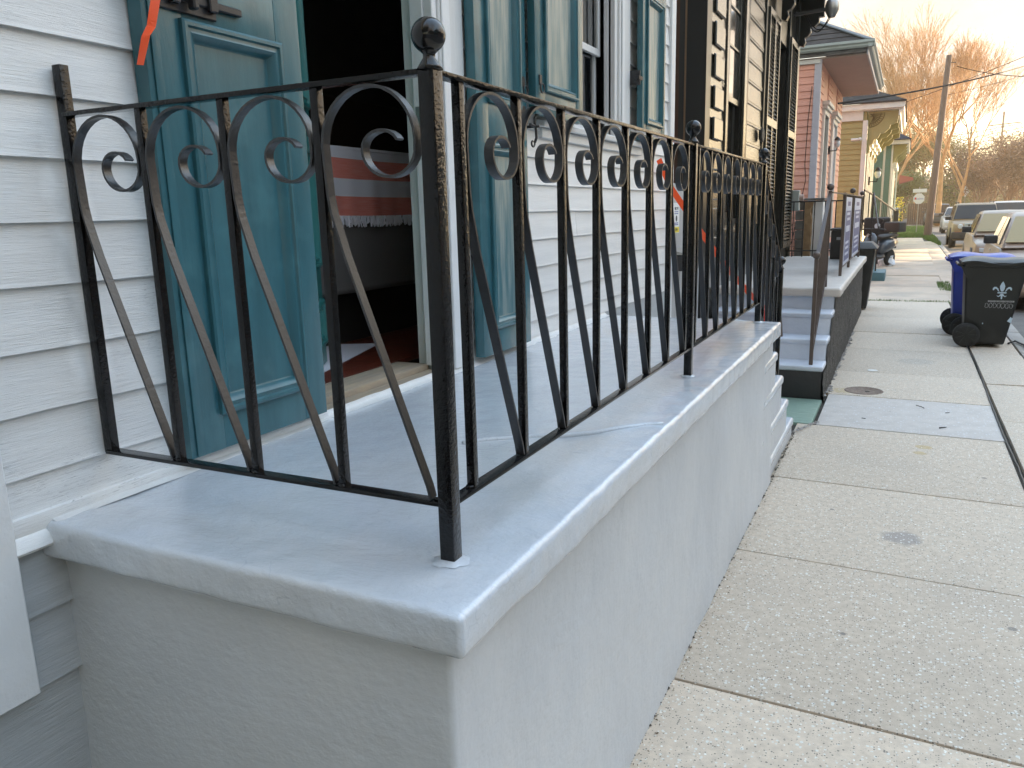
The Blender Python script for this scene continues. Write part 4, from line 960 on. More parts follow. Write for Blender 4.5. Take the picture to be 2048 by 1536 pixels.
nr = thing('brown_railing', 'brown metal stair and porch railing with round ball tops and straight bars', 'railing', (1.04, 7, NF))
b = MB(); b.box((1.023, 6.085, .29), (1.055, 6.117, 1.215)); b.build('post', 'brownrail', nr, bevel=.003)
b = MB(); b.sphere((1.039, 6.10, 1.245), .033, 18, 10); b.build('ball_finial', 'brownrail', nr, smooth=True)
b = MB(); b.box((1.023, 7.085, NF), (1.055, 7.117, 1.80)); b.build('post', 'brownrail', nr, bevel=.003)
b = MB(); b.sphere((1.039, 7.10, 1.835), .033, 18, 10); b.build('ball_finial', 'brownrail', nr, smooth=True)
b = MB(); b.bar((1.039, 6.10, 1.195), (1.039, 7.10, 1.785), .034, .014); b.build('handrail', 'brownrail', nr)
b = MB(); b.bar((1.039, 6.12, .40), (1.039, 7.08, 1.0), .026, .012); b.build('bottom_rail', 'brownrail', nr)
for k in range(1, 9):
    y = 6.10+k*.111; b = MB(); b.box((1.031, y-.007, .41+(y-6.12)*.62), (1.047, y+.007, 1.19+(y-6.1)*.59)); b.build('baluster', 'brownrail', nr)
for y in (8.45, 9.85, 12.18):
    b = MB(); b.box((1.064, y-.016, NF), (1.096, y+.016, 1.80)); b.build('post', 'brownrail', nr, bevel=.003)
    if y > 9: b = MB(); b.sphere((1.08, y, 1.84), .034, 18, 10); b.build('ball_finial', 'brownrail', nr, smooth=True)
b = MB(); b.bar((1.05, 7.12, 1.785), (1.08, 8.43, 1.785), .03, .012); b.bar((1.08, 8.47, 1.785), (1.08, 12.18, 1.785), .03, .012); b.build('top_rail', 'brownrail', nr)
b = MB(); b.bar((1.08, 8.47, .98), (1.08, 12.16, .98), .03, .012); b.build('bottom_rail', 'brownrail', nr)
for k in range(33):
    y = 8.55+k*.110
    if abs(y-9.85) < .03: continue
    b = MB(); b.box((1.073, y-.007, .986), (1.087, y+.007, 1.779)); b.build('baluster', 'brownrail', nr)
for zz in (1.74, .98): b = MB(); b.bar((.04, 12.2, zz), (1.06, 12.2, zz), .02, .014, (0, 1, 0)); b.build('end_rail', 'rail_dark', nr)
for k in range(7): b = MB(); x = .10+k*.155; b.box((x-.008, 12.192, NF), (x+.008, 12.208, 1.735)); b.build('end_baluster', 'rail_dark', nr)
def banner(y0, y1, label):
    t = MB(); t.box((1.089, y0, .99), (1.0925, y1, 1.755)); o = t.build('banner', 'banner', None); tag(o, label, 'banner', 'banners on the brown railing')
    b = MB(); b.box((1.0928, y0+.06, 1.03), (1.0933, y1-.06, 1.60)); b.build('printed_panel', 'banner_print', o)
    rr = random.Random(int(y0*10))
    for (z, h, wd) in ((1.655, .05, .5), (1.55, .03, .62), (1.49, .03, .5), (1.36, .07, .7), (1.22, .03, .66), (1.16, .03, .6), (1.09, .03, .64)):
        m_ = MB(); mid = (y0+y1)/2; L = (y1-y0)*wd/2; m_.box((1.0936, mid-L, z), (1.0940, mid+L*rr.uniform(.7, 1), z+h)); m_.build('print_line', 'banner' if z < 1.62 else 'banner_print', o)
banner(8.62, 9.62, 'nearer of the two white and navy banners tied to the brown railing'); banner(10.25, 11.75, 'farther of the two white and navy banners tied to the brown railing')

# dark box, pier and trellis at the far end of that porch
bx = MB(); bx.box((.72, 11.55, NF), (1.0, 12.05, 1.30)); o = bx.build('storage_box', 'greyplastic', None, bevel=.015, seg=2, smooth='auto'); tag(o, 'dark storage box with a small pale label at the far end of the neighbour porch', 'box')
b = MB(); b.box((.80, 11.546, 1.17), (.90, 11.5495, 1.21)); b.build('pale_label', 'print_grey', o); b = MB(); b.box((.705, 11.535, 1.302), (1.015, 12.065, 1.335)); b.build('lid', 'greyplastic', o, bevel=.008)
pier = thing('block_pier', 'grey block pier with crumbling tan stucco and white column behind the neighbour railing', 'pier', (.18, 13.3, 0))
for k in range(11):
    z = .0+k*.16; b = MB(); b.box((.02, 13.15, z+.004), (.155, 13.45, z+.154)); b.build('block', 'blockgrey', pier, bevel=.008)
b = MB(); V = []
for k in range(24):
    z = .6+k*.05; w_ = .11+.04*nz(z, 1, 2, 6)
    V += [(.165, 13.13, z), (.165+w_, 13.10, z), (.165+w_+.03, 13.3, z)]
b.q(V, [(i*3+k, i*3+3+k, i*3+4+k, i*3+1+k) for i in range(23) for k in range(2)]); b.build('stucco_remnant', 'stucco_tan', pier)
b = MB(); b.box((.285, 13.16, 0), (.45, 13.44, 1.76)); b.build('white_column', 'trim', pier, bevel=.008)
b = MB(); b.box((.0, 13.1, 1.765), (.47, 13.5, 1.80)); b.build('cap_stone', 'blockgrey', pier, bevel=.006)
tr = thing('garden_trellis', 'dark metal grid trellis with a bare climbing vine against the pink house', 'trellis', (-.2, 13.2, 0))
b = MB()
for k in range(6): x = -.42+k*.085; b.bar((x, 13.2, .3), (x, 13.2, 1.72), .008, .008)
for k in range(12): z = .4+k*.12; b.bar((-.44, 13.2, z), (.03, 13.2, z), .007, .007, (0, 1, 0))
b.build('grid', 'rail_dark', tr)
b = MB(); rr = random.Random(4)
for i in range(10):
    p = Vector((rr.uniform(-.4, 0), 13.17, .4)); pts = [tuple(p)]
    for k in range(7): p = p+Vector((rr.uniform(-.12, .12), rr.uniform(-.02, .02), rr.uniform(.03, .22))); p.x = max(-.44, min(.03, p.x)); pts.append(tuple(p))
    b.tube(pts, .005, 4)
b.build('vine', 'bark_dark', tr)

# red and brown containers on the pale stairs at the end of the tape
jug = thing('paint_can', 'red can with white label band standing on the pale blue stairs', 'can', (.42, 6.46, .48))
b = MB(); b.lathe([(.04, 0), (.055, .004), (.055, .05)], (.56, 6.40, .48), 18); b.build('base', 'red', jug, smooth='auto')
b = MB(); b.lathe([(.0545, .05), (.0545, .105)], (.56, 6.40, .48), 18); b.build('label_band', 'print_white', jug, smooth='auto')
b = MB(); b.lathe([(.055, .105), (.055, .24), (.05, .25), (.02, .252)], (.56, 6.40, .48), 18); b.build('can_body', 'red', jug, smooth='auto')
b = MB(); b.hexa([(.66, 6.40, .481), (.75, 6.42, .481), (.75, 6.45, .481), (.66, 6.43, .481)], [(.64, 6.46, .70), (.72, 6.48, .70), (.72, 6.51, .70), (.64, 6.49, .70)]); o = b.build('wood_offcut', 'brownrail', None, bevel=.003); tag(o, 'brown flat offcut leaning beside the red can on the pale stairs', 'board')

# ================================================================ pink house
def shingle_roof(parent, P0, P1, T1, T0, n, m='shingle', th=.02):
    """courses between eave line P0-P1 and top line T0-T1"""
    P0, P1, T0, T1 = map(Vector, (P0, P1, T0, T1)); nr_ = (P1-P0).cross(T0-P0).normalized()
    if nr_.z < 0: nr_ = -nr_
    for k in range(n):
        a, c = k/n, (k+1.25)/n
        c = min(c, 1); A = P0.lerp(T0, a); B = P1.lerp(T1, a); Cc = P1.lerp(T1, c); D = P0.lerp(T0, c)
        b = MB(); b.hexa([A, B, Cc, D], [A+nr_*th, B+nr_*th, Cc+nr_*.004, D+nr_*.004]); b.build('shingle_course', m, parent)
pk = thing('pink_house', 'pink clapboard house with lilac white corner board and deep grey guttered eave', 'house', (-.02, 19, 0))
PY0, PY1, PE = 16.35, 22.3, 4.50
b = MB(); b.box((-6, PY0+.012, 0), (-.035, PY1, PE)); b.build('wall', 'pink', pk)
z = .14
while z < PE-.06:
    clap(pk, 'pink', -2.6, -.025, z, .135, PY0+.010, plane='y', th=.02, sgn=-1, du=.5, sag=.0008, seed=int(z*20))
    z += .135
z = .14
while z < PE-.06:
    for (a, c) in ((16.45, 17.15), (18.25, 19.3), (20.6, 22.3)): clap(pk, 'pink', a, c, z, .135, -.03, th=.02, du=.5, sag=.0008, seed=int(z*20)+3)
    z += .135
b = MB(); b.box((-.13, PY0-.025, 0), (.0, PY0+.09, PE)); b.build('corner_board', 'pinktrim', pk, bevel=.004)
for (a, c, lab) in ((17.15, 18.25, 'window'), (19.3, 20.6, 'door')):
    z0 = 1.5 if lab == 'window' else .9
    b = MB(); b.box((-.03, a, z0), (.03, a+.12, 3.55)); b.box((-.03, c-.12, z0), (.03, c, 3.55)); b.box((-.03, a, 3.55), (.035, c, 3.72)); b.box((-.03, a-.06, 3.72), (.12, c+.06, 3.80)); b.box((-.03, a-.03, 3.65), (.08, c+.03, 3.719))
    if lab == 'window': b.box((-.03, a-.05, 1.42), (.09, c+.05, 1.50))
    o = b.build(lab+'_frame', 'cream', pk, bevel=.005); b = MB(); b.box((-.028, a+.12, z0), (-.018, c-.12, 3.55)); b.build('pane' if lab == 'window' else 'door_panel', 'glass' if lab == 'window' else 'pinktrim', o)
EX = .80
b = MB(); b.box((-3, PY0-.02, PE), (EX, PY1+.3, PE+.03)); b.build('soffit', 'soffit', pk)
b = MB(); b.box((-3, PY0-.045, PE-.08), (-.03, PY0-.022, PE-.002)); b.build('frieze_board', 'cream', pk)
b = MB(); b.box((-3, PY0-.10, PE+.035), (EX-.01, PY0-.03, PE+.16)); b.build('rotten_fascia', 'weathered', pk)
b = MB(); b.box((EX+.001, PY0-.06, PE+.0), (EX+.028, PY1+.3, PE+.16)); b.build('fascia', 'pinktrim', pk)
def gutter(parent, p, q, m='gutter', side=(1, 0, 0)):
    p, q, s = Vector(p), Vector(q), Vector(side); z = Vector((0, 0, 1)); pr = [(0, 0), (.055, .0), (.075, .03), (.075, .06), (.11, .085), (.11, .13), (0, .13)]
    b = MB(); n = len(pr); b.q([p+s*a+z*c for a, c in pr]+[q+s*a+z*c for a, c in pr], [tuple(range(n)), tuple(range(n, 2*n))[::-1]]+[(i, (i+1) % n, n+(i+1) % n, n+i) for i in range(n)]); return b.build('gutter', m, parent)
gutter(pk, (EX+.03, PY0-.20, PE+.11), (EX+.03, PY1+.3, PE+.11)); gutter(pk, (-3, PY0-.11, PE+.11), (EX+.138, PY0-.11, PE+.11), side=(0, -1, 0))
rz_ = PE+.23; AP = Vector((-2.75, PY0+3.55, rz_+2.15))
shingle_roof(pk, (-5.5, PY0-.14, rz_), (EX+.05, PY0-.14, rz_), AP, (-5.5, AP.y, AP.z), 16)
shingle_roof(pk, (EX+.08, PY0-.14, rz_), (EX+.08, PY1+.3, rz_), (AP.x, PY1+.3, AP.z), AP, 16)
b = MB(); b.bar((EX+.05, PY0-.14, rz_+.02), tuple(AP+Vector((0, 0, .04))), .17, .03); b.build('hip_ridge', 'ridge', pk, bevel=.008)
b = MB(); b.tube([(-.16, PY0-.04, 4.0), (-.20, PY0-.05, 3.4), (-.22, PY0-.05, 2.5), (-.19, PY0-.05, 2.2), (-.32, PY0-.05, 1.4), (-.42, PY0-.05, .9)], .008, 5); o = b.build('drooping_cable', 'wire', None); tag(o, 'thin dark cable drooping down the side of the pink house', 'cable')
def lantern(name, x, y, z, label, s=1.0, glass='lamp_glass'):
    t = thing(name, label, 'wall lamp', (x, y, z))
    b = MB(); b.bar((x, y, z-.05*s), (x+.16*s, y, z-.05*s), .02*s, .02*s); b.bar((x, y, z-.12*s), (x, y, z+.06*s), .05*s, .02*s); b.tube([(x+.16*s, y, z-.05*s), (x+.17*s, y, z+.02*s)], .012*s, 5); b.build('bracket', 'rail_dark', t)
    b = MB(); b.lathe([(.03*s, 0), (.06*s, .05*s), (.065*s, .12*s), (.04*s, .16*s)], (x+.17*s, y, z+.02*s), 12); b.build('globe', glass, t, smooth=True)
    b = MB(); b.lathe([(.075*s, .16*s), (.05*s, .20*s), (.01*s, .24*s)], (x+.17*s, y, z+.02*s), 12); b.build('cap', 'rail_dark', t, smooth='auto')
lantern('wall_lamp', .0, 18.9, 2.95, 'dark wall lamp with white globe between the pink house openings', 1.0)

# ================================================================ olive yellow house with bracketed cornice
ol = thing('olive_house', 'olive yellow clapboard house with white corner board and carved cornice brackets', 'house', (.4, 29, 0))
OY0, OY1, OE, OX = 26.0, 32.6, 4.18, .42
b = MB(); b.box((-6, OY0+.012, 0), (OX-.01, OY1, OE+.3)); b.build('wall', 'olive', ol)
z = .1
while z < OE-.05: clap(ol, 'olive', -1.6, OX, z, .155, OY0+.010, plane='y', th=.022, sgn=-1, du=.6, sag=.0008, seed=int(z*20)); z += .155
z = .1
while z < OE-.05: clap(ol, 'olive', OY0+.1, OY1, z, .155, OX-.008, th=.022, du=2, sag=.0008, seed=int(z*9)); z += .155
b = MB(); b.box((OX-.10, OY0-.03, 0), (OX+.035, OY0+.10, OE)); b.build('corner_board', 'cream', ol)
b = MB(); b.box((-3, OY0-.05, OE-.0), (OX-.1, OY0-.02, OE+.26)); b.build('frieze_board', 'cream', ol)
for (a, c) in ((26.7, 27.7), (28.6, 29.6), (30.5, 31.5)):
    b = MB(); b.box((OX, a, .9), (OX+.07, a+.13, 3.35)); b.box((OX, c-.13, .9), (OX+.07, c, 3.35)); b.box((OX, a-.03, 3.35), (OX+.10, c+.03, 3.55)); b.box((OX, a-.10, 3.55), (OX+.28, c+.10, 3.66)); b.box((OX, a-.06, 3.45), (OX+.18, c+.06, 3.549))
    o = b.build('opening_frame', 'cream', ol); b = MB(); b.box((OX+.016, a+.13, .9), (OX+.03, c-.13, 3.35)); b.build('shutter', 'tealhouse', o)
b = MB(); b.box((-3, OY0-.06, OE+.26), (1.34, OY1+.2, OE+.30)); b.build('soffit', 'cream', ol)
b = MB(); b.box((1.28, OY0-.08, OE+.08), (1.335, OY1+.2, OE+.258)); b.box((1.342, OY0-.10, OE+.20), (1.42, OY1+.2, OE+.44)); b.build('cornice', 'cream', ol)
b = MB(); b.box((-3, OY0-.16, OE+.302), (1.44, OY0-.062, OE+.46)); b.build('cornice', 'cream', ol)
br = [(.0, 3.20), (.06, 3.22), (.10, 3.34), (.07, 3.44), (.16, 3.50), (.20, 3.62), (.30, 3.66), (.36, 3.78), (.48, 3.80), (.60, 3.92), (.62, 4.02), (.80, 4.06), (.84, 4.42), (.0, 4.42)]
for k, y in enumerate((OY0+.16, 28.1, 30.0, 32.2)):
    b = MB(); b.prism([(OX+.04+p, q) for p, q in br], 'y', y-.06, y+.06); o = b.build('cornice_bracket', 'olive', ol)
    if k == 0:
        for j in range(9):
            a = R(92-j*11); m_ = MB(); c_ = (OX+.08, y-.066, 4.36)
            m_.bar((c_[0]+.10*math.cos(-a+1.57), c_[1], c_[2]-.10*math.sin(a)), (c_[0]+.36*math.cos(a), c_[1], c_[2]-.36*math.sin(a)), .018, .02, (0, 1, 0)); m_.build('sunburst_ray', 'olive_dark', o)
        for r_ in (.10, .30, .40):
            m_ = MB(); m_.tube([(OX+.08+r_*math.cos(t), y-.068, 4.38-r_*math.sin(t)) for t in [k2*math.pi/2/10 for k2 in range(11)]], .010, 5); m_.build('carved_arc', 'olive_dark', o)
b = MB(); b.hexa([(-6, OY0-.2, OE+.46), (1.46, OY0-.2, OE+.46), (-1.6, OY0+3.0, OE+1.95), (-6, OY0+3.0, OE+1.95)], [(-6, OY0-.2, OE+.50), (1.46, OY0-.2, OE+.50), (-1.6, OY0+3.0, OE+1.99), (-6, OY0+3.0, OE+1.99)])
b.hexa([(1.47, OY0-.2, OE+.46), (1.47, OY1+.2, OE+.46), (-1.59, OY1+.2, OE+1.95), (-1.59, OY0+3.0, OE+1.95)], [(1.47, OY0-.2, OE+.50), (1.47, OY1+.2, OE+.50), (-1.59, OY1+.2, OE+1.99), (-1.59, OY0+3.0, OE+1.99)]); b.build('roof', 'shingle', ol)
lantern('wall_lamp', OX+.08, 28.15, 2.5, 'brown capped lantern beside the sunlit openings of the olive house', 1.5)
cm = thing('security_camera', 'small white security camera on the olive house wall', 'camera', (.1, OY0, 3.66)); b = MB(); b.lathe([(.03, 0), (.045, .01), (.045, .2), (.03, .21)], (.02, 25.85, 3.62), 12, 'x'); b.build('camera_body', 'cream', cm, smooth='auto'); b = MB(); b.sphere((.27, 25.84, 3.63), .055, 12, 8); b.build('lens_dome', 'cream', cm, smooth=True)

# ================================================================ teal green house and one more roof
th_ = thing('teal_house', 'blue green house with sunlit cream trim and dark slate roof', 'house', (1.0, 37, 0))
b = MB(); b.box((-6, 34.0, 0), (1.02, 40.5, 3.95)); b.build('wall', 'tealhouse', th_)
z = .1
while z < 3.8: clap(th_, 'tealhouse', .2, 1.0, z, .16, 34.0, plane='y', th=.022, sgn=-1, du=.8, sag=.0005); z += .16
b = MB(); b.box((.72, 33.96, 0), (.80, 33.995, 3.9)); b.box((1.00, 33.95, 0), (1.06, 34.08, 3.95)); b.build('corner_board', 'cream', th_)
for (a, c) in ((34.5, 35.6), (36.3, 37.4), (38.1, 39.2)):
    b = MB(); b.box((1.02, a, .9), (1.10, a+.15, 3.1)); b.box((1.02, c-.15, .9), (1.10, c, 3.1)); b.box((1.02, a-.1, 3.1), (1.22, c+.1, 3.3)); b.build('opening_frame', 'cream', th_)
b = MB(); b.box((-3, 33.8, 3.95), (1.62, 40.8, 4.10)); b.build('cornice', 'cream', th_)
for y in (34.1, 36.0, 37.8, 40.0):
    b = MB(); b.prism([(1.03, 3.2), (1.12, 3.3), (1.2, 3.5), (1.4, 3.65), (1.55, 3.94), (1.03, 3.94)], 'y', y-.06, y+.06); b.build('cornice_bracket', 'olive', th_)
b = MB(); b.hexa([(-6, 33.75, 4.10), (1.66, 33.75, 4.10), (-.4, 36.5, 5.35), (-6, 36.5, 5.35)], [(-6, 33.75, 4.13), (1.66, 33.75, 4.13), (-.4, 36.5, 5.38), (-6, 36.5, 5.38)])
b.hexa([(1.67, 33.75, 4.10), (1.67, 40.8, 4.10), (-.39, 40.8, 5.35), (-.39, 36.5, 5.35)], [(1.67, 33.75, 4.13), (1.67, 40.8, 4.13), (-.39, 40.8, 5.38), (-.39, 36.5, 5.38)]); b.build('roof', 'slate', th_)
b = MB(); b.box((1.12, 40.9, 0), (1.18, 41.0, 4.9)); o = b.build('porch_column', 'cream', None); tag(o, 'thin sunlit cream column at the end of the house row', 'column')
nh = thing('grey_house', 'grey house with dark slate roof partly seen behind the teal house', 'house', (0, 46, 0)); b = MB(); b.box((-7, 42.5, 0), (.9, 49, 4.3)); b.build('wall', 'gutter', nh)
b = MB(); b.hexa([(-7, 42.2, 4.3), (1.3, 42.2, 4.3), (-1.4, 45.5, 6.0), (-7, 45.5, 6.0)], [(-7, 42.2, 4.36), (1.3, 42.2, 4.36), (-1.4, 45.5, 6.06), (-7, 45.5, 6.06)]); b.hexa([(1.3, 42.2, 4.3), (1.3, 49.3, 4.3), (-1.4, 49.3, 6.0), (-1.4, 45.5, 6.0)], [(1.3, 42.2, 4.36), (1.3, 49.3, 4.36), (-1.4, 49.3, 6.06), (-1.4, 45.5, 6.06)]); b.build('roof', 'slate', nh)

# ================================================================ unseen row of houses across the street, added to shade the near side
rr = random.Random(21)
cols = ['cream', 'olive', 'tealhouse', 'pink', 'gutter', 'cream', 'soffit']
for k, y0 in enumerate([-24, -14.5, -5, 4.2, 13.5, 22.6, 31.5]):
    w_ = 8.0; h = 4.6+.3*(k % 3) if k < 5 else 6.9; X = 13.8+.3*(k % 2)
    t = thing('shotgun_house', ['pale', 'ochre', 'blue green', 'rose', 'grey', 'ivory', 'tan', 'light'][k]+' raised house standing across the street', 'house', (X, y0+4, 0), group='houses across the street')
    b = MB(); b.box((X, y0, -.02), (X+14, y0+w_, h)); b.build('wall', cols[k % 7], t)
    b = MB(); b.prism([(y0-.4, h), (y0+w_+.4, h), (y0+w_/2, h+1.9)], 'x', X-.9, X+14.5); b.build('roof', 'shingle', t)
    for j in range(4):
        yy = y0+.7+j*1.85; b = MB(); b.box((X-.06, yy, 1.0 if j % 2 else 1.6), (X-.001, yy+1.0, 3.6)); o = b.build('opening', 'glass', t)
        m_ = MB(); m_.box((X-.08, yy-.45, 1.6), (X-.061, yy-.02, 3.6)); m_.build('shutter', 'tealhouse', o)
    b = MB(); b.box((X-1.5, y0+.3, -.02), (X-.09, y0+w_-.3, .8)); b.build('porch_base', 'curb', t)

# unseen house added behind the camera to block light and darken reflections
t = thing('clapboard_house', 'plain pale house just behind the viewpoint on the same side', 'house', (0, -12, 0))
b = MB(); b.box((-8, -17, -.02), (.25, -7.2, 4.9)); b.build('wall', 'cream', t); b = MB(); b.prism([(-8.4, 4.9), (.9, 4.9), (-3.7, 7.4)], 'y', -17.4, -6.9); b.build('roof', 'shingle', t)
# ================================================================ rubbish carts
def prism_face(poly, y, d): b = MB(); b.prism(poly, 'y', y-d, y); return b
def fleur(parent, cx, y, cz, s):
    def sh(pts, name='fleur_petal'):
        b = MB(); b.prism([(cx+p*s, cz+q*s) for p, q in pts], 'y', y-.0012, y-.0002); b.build(name, 'print_white', parent)
    sh([(0, .52), (.07, .40), (.13, .24), (.11, .08), (.05, -.06), (-.05, -.06), (-.11, .08), (-.13, .24), (-.07, .40)])
    for k in (-1, 1):
        sh([(k*.15, -.05), (k*.20, .10), (k*.30, .20), (k*.40, .20), (k*.47, .12), (k*.47, .02), (k*.42, -.04), (k*.50, .10), (k*.53, -.02), (k*.50, .18), (k*.42, .30), (k*.30, .31), (k*.18, .22), (k*.12, .06)][:6]+[(k*.42, .0), (k*.36, .10), (k*.28, .08), (k*.20, -.04), (k*.10, -.10)])
        sh([(k*.06, -.20), (k*.14, -.32), (k*.26, -.30), (k*.16, -.38), (k*.04, -.30)])
    sh([(-.22, -.10), (.22, -.10), (.22, -.17), (-.22, -.17)]); sh([(-.06, -.19), (.06, -.19), (.03, -.50), (-.03, -.50)])
def cart(name, label, x, y, body, logo, sx=1.0):
    t = thing(name, label, 'wheelie bin', (x, y, 0), group='wheelie bins by the kerb')
    # body: back at x=0, front towards +x; near side at y=0, far side y=.58
    lo = [(.02, .05, .03), (.43, .05, .03), (.43, .49, .03), (.02, .49, .03)]; hi = [(-.03, 0, .97), (.60, 0, .97), (.60, .56, .97), (-.03, .56, .97)]
    W = lambda p: (x+p[0], y+p[1], p[2])
    b = MB(); b.hexa([W(p) for p in lo], [W(p) for p in hi]); b.build('body', body, t, bevel=.028, seg=3, smooth='auto', angle=50)
    b = MB(); b.box(W((-.045, -.018, .925)), W((.625, .578, .985))); b.build('rim', body, t, bevel=.012, seg=2, smooth='auto')
    b = MB(); V = []; n = 14; m = 8
    for i in range(n+1):
        for j in range(m+1):
            u, v = i/n, j/m; X = -.075+.75*u; Y = -.03+.62*v
            V.append(W((X, Y, .990+.055*math.sin(math.pi*u)**.6*math.sin(math.pi*v)**.35+.016*math.sin(u*9)-.02*u)))
    F = [(i*(m+1)+j, (i+1)*(m+1)+j, (i+1)*(m+1)+j+1, i*(m+1)+j+1) for i in range(n) for j in range(m)]
    b.q(V, F); k0 = len(b.v); V2 = [(p[0], p[1], p[2]-.022) for p in V]; b.q(V2, [f[::-1] for f in F])
    per = [j for j in range(m+1)]+[i*(m+1)+m for i in range(1, n+1)]+[n*(m+1)+j for j in range(m-1, -1, -1)]+[i*(m+1) for i in range(n-1, 0, -1)]
    b.f += [(per[i], per[(i+1) % len(per)], k0+per[(i+1) % len(per)], k0+per[i]) for i in range(len(per))]
    b.build('lid', body, t, smooth='auto', angle=50)
    b = MB(); b.tube([W((-.10, .05, .955)), W((-.10, .51, .955))], .016, 8); b.bar(W((-.04, .06, .93)), W((-.10, .06, .955)), .03, .03); b.bar(W((-.04, .50, .93)), W((-.10, .50, .955)), .03, .03); b.build('handle', body, t, smooth='auto')
    b = MB(); b.prism([(x-.075, .93), (x-.01, .80), (x+.05, .80), (x+.05, .93)], 'y', y-.008, y+.02); b.build('hinge_web', body, t)
    for yy in (-.055, .555):
        b = MB(); b.lathe([(.09, 0), (.132, .004), (.142, .014), (.142, .04), (.132, .05), (.09, .054)], W((.035, yy, .142)), 28, 'y'); wh = b.build('wheel', 'tyre', t, smooth='auto')
        for k in range(9):
            a = 2*math.pi*k/9; m_ = MB(); c = W((.035, yy-.002, .142)); m_.bar((c[0]+.02*math.cos(a), c[1], c[2]+.02*math.sin(a)), (c[0]+.112*math.cos(a), c[1], c[2]+.112*math.sin(a)), .022, .012, (0, 1, 0)); m_.build('spoke', 'bin_black', wh)
        m_ = MB(); m_.lathe([(.001, -.012), (.026, -.010), (.028, .002)], W((.035, yy, .142)), 14, 'y'); m_.build('hub', 'bin_black', wh, smooth='auto')
    b = MB(); b.tube([W((.035, -.01, .142)), W((.035, .55, .142))], .012, 8); b.build('axle', 'steel', t)
    if logo:
        lg = bpy.data.objects.new('printed_crest', None)
        yy = y+.020
        tilt = .050/.94
        def fix(o):   # lean the flat print with the tapered side
            for v in o.data.vertices:
                wz = v.co.z+o.get('_base', (0, 0, 0))[2]; v.co.y += (1-wz/.97)*.05-.0195
        pr = t
        n0 = len(t.children); fleur(t, x+.355, yy, .665, .20)
        b = MB(); b.box((x+.225, yy-.0012, .530), (x+.485, yy-.0002, .548)); b.build('printed_line', 'print_grey', t)
        for ch in t.children[n0:] if False else [c for c in t.children if c.name.startswith(('fleur', 'printed_line'))]: fix(ch)
        o = text_obj('CITY OF NEW ORLEANS', .019, 'bin_black', (x+.355, y+.0160+.0030, .539), (R(90), 0, 0), t, xs=1.12)
        rr = random.Random(9); pts = []
        for k in range(7):
            cx = x+.215+k*.040; b = MB(); P = []
            for j in range(12): a = j*.62+k; r_ = .012+.011*rr.random(); P.append((cx+r_*math.cos(a), y+.0200, .490+(.022+.014*rr.random())*math.sin(a)))
            b.tube(P, .0022, 4); b.build('marker_tag', 'print_grey', t)
        b = MB(); b.prism([(x+.435, .31), (x+.475, .29), (x+.485, .345), (x+.465, .36)], 'y', y+.0295, y+.0325); b.build('reflector_sticker', 'print_white', t)
        b = MB(); b.box((x+.19, y+.0305, .27), (x+.20, y+.0345, .285)); b.build('chip_mark', 'print_white', t)
    return t
cart('wheelie_bin', 'black wheelie bin with pale fleur de lis crest and scribbled marker on its side', 2.395, 9.36, 'bin_black', True)
cart('wheelie_bin', 'blue wheelie bin standing behind the black one by the kerb', 2.315, 10.30, 'bin_blue', False)
b = MB()
P = [(2.43, 9.62, .012), (2.455, 9.1, .008), (2.475, 8.3, .0), (2.466, 7.4, .0), (2.455, 6.6, .002), (2.451, 5.9, .0), (2.449, 5.2, .0), (2.455, 4.5, .0), (2.452, 3.8, .0), (2.455, 3.0, .0)]
Q = []
for a, c in zip(P, P[1:]):
    for k in range(8): t = k/8; Q.append((a[0]+(c[0]-a[0])*t+.006*nz(a[1]+t, 1, 1, 3), a[1]+(c[1]-a[1])*t, a[2]+(c[2]-a[2])*t+.004))
b.tube(Q, .0065, 7); o = b.build('black_hose', 'hardware', None, smooth=True); tag(o, 'thin black hose lying in the sidewalk joint in front of the bins', 'hose')
b = MB(); b.tube([(2.90, 9.7, .01), (2.99, 9.9, .012), (3.05, 9.6, .012), (3.06, 9.2, .01), (3.05, 8.6, .008)], .012, 7); o = b.build('black_hose', 'hardware', None, smooth=True); tag(o, 'end of black hose curling out behind the black wheelie bin', 'hose')

# iron covers and small marks on the sidewalk
b = MB(); b.lathe([(.001, .0022), (.145, .0022), (.150, .006), (.160, .006), (.166, .001)], (1.468, 6.50, 0), 30)
cv = b.build('meter_cover', 'rust', None, smooth='auto'); tag(cv, 'round rusty iron meter cover in the sidewalk beside the dark stairs', 'cover')
b = MB(); b.lathe([(.001, .0052), (.02, .0052), (.022, .002)], (1.50, 6.47, 0), 12); b.build('lift_hole', 'soil', cv)
b = MB(); b.lathe([(.001, .004), (.048, .004), (.05, .001)], (1.505, 7.52, 0), 20); o = b.build('pale_disc', 'cream', None); tag(o, 'small pale round disc lying flat on the sidewalk', 'disc')
M['stain'] = mat('ochre_stain', (.36, .27, .14), .85, bump=.5, bscale=120)
TW = ['curved dark twig near the middle of the grey mortar strip', 'forked dark twig at the near edge of the grey mortar strip', 'short dark twig at the left of the grey mortar strip', 'smallest dark twig at the far right of the grey mortar strip']
for pts in ([(1.89, 6.05, .004), (1.93, 6.0, .006), (1.95, 5.96, .004)], [(2.04, 5.35, .004), (2.09, 5.37, .006), (2.04, 5.32, .004)], [(1.5, 5.45, .004), (1.53, 5.44, .005)], [(2.1, 5.85, .004), (2.13, 5.86, .005)]):
    b = MB(); b.tube(pts, .0028, 5); o = b.build('fallen_twig', 'soil', None); tag(o, TW.pop(0), 'twig', 'twigs on the sidewalk')
M['oil'] = mat('dark_round_stain', (.24, .225, .22), .8, bump=.5, bscale=120, speck=[(48, .35, (.55, .53, .5))])

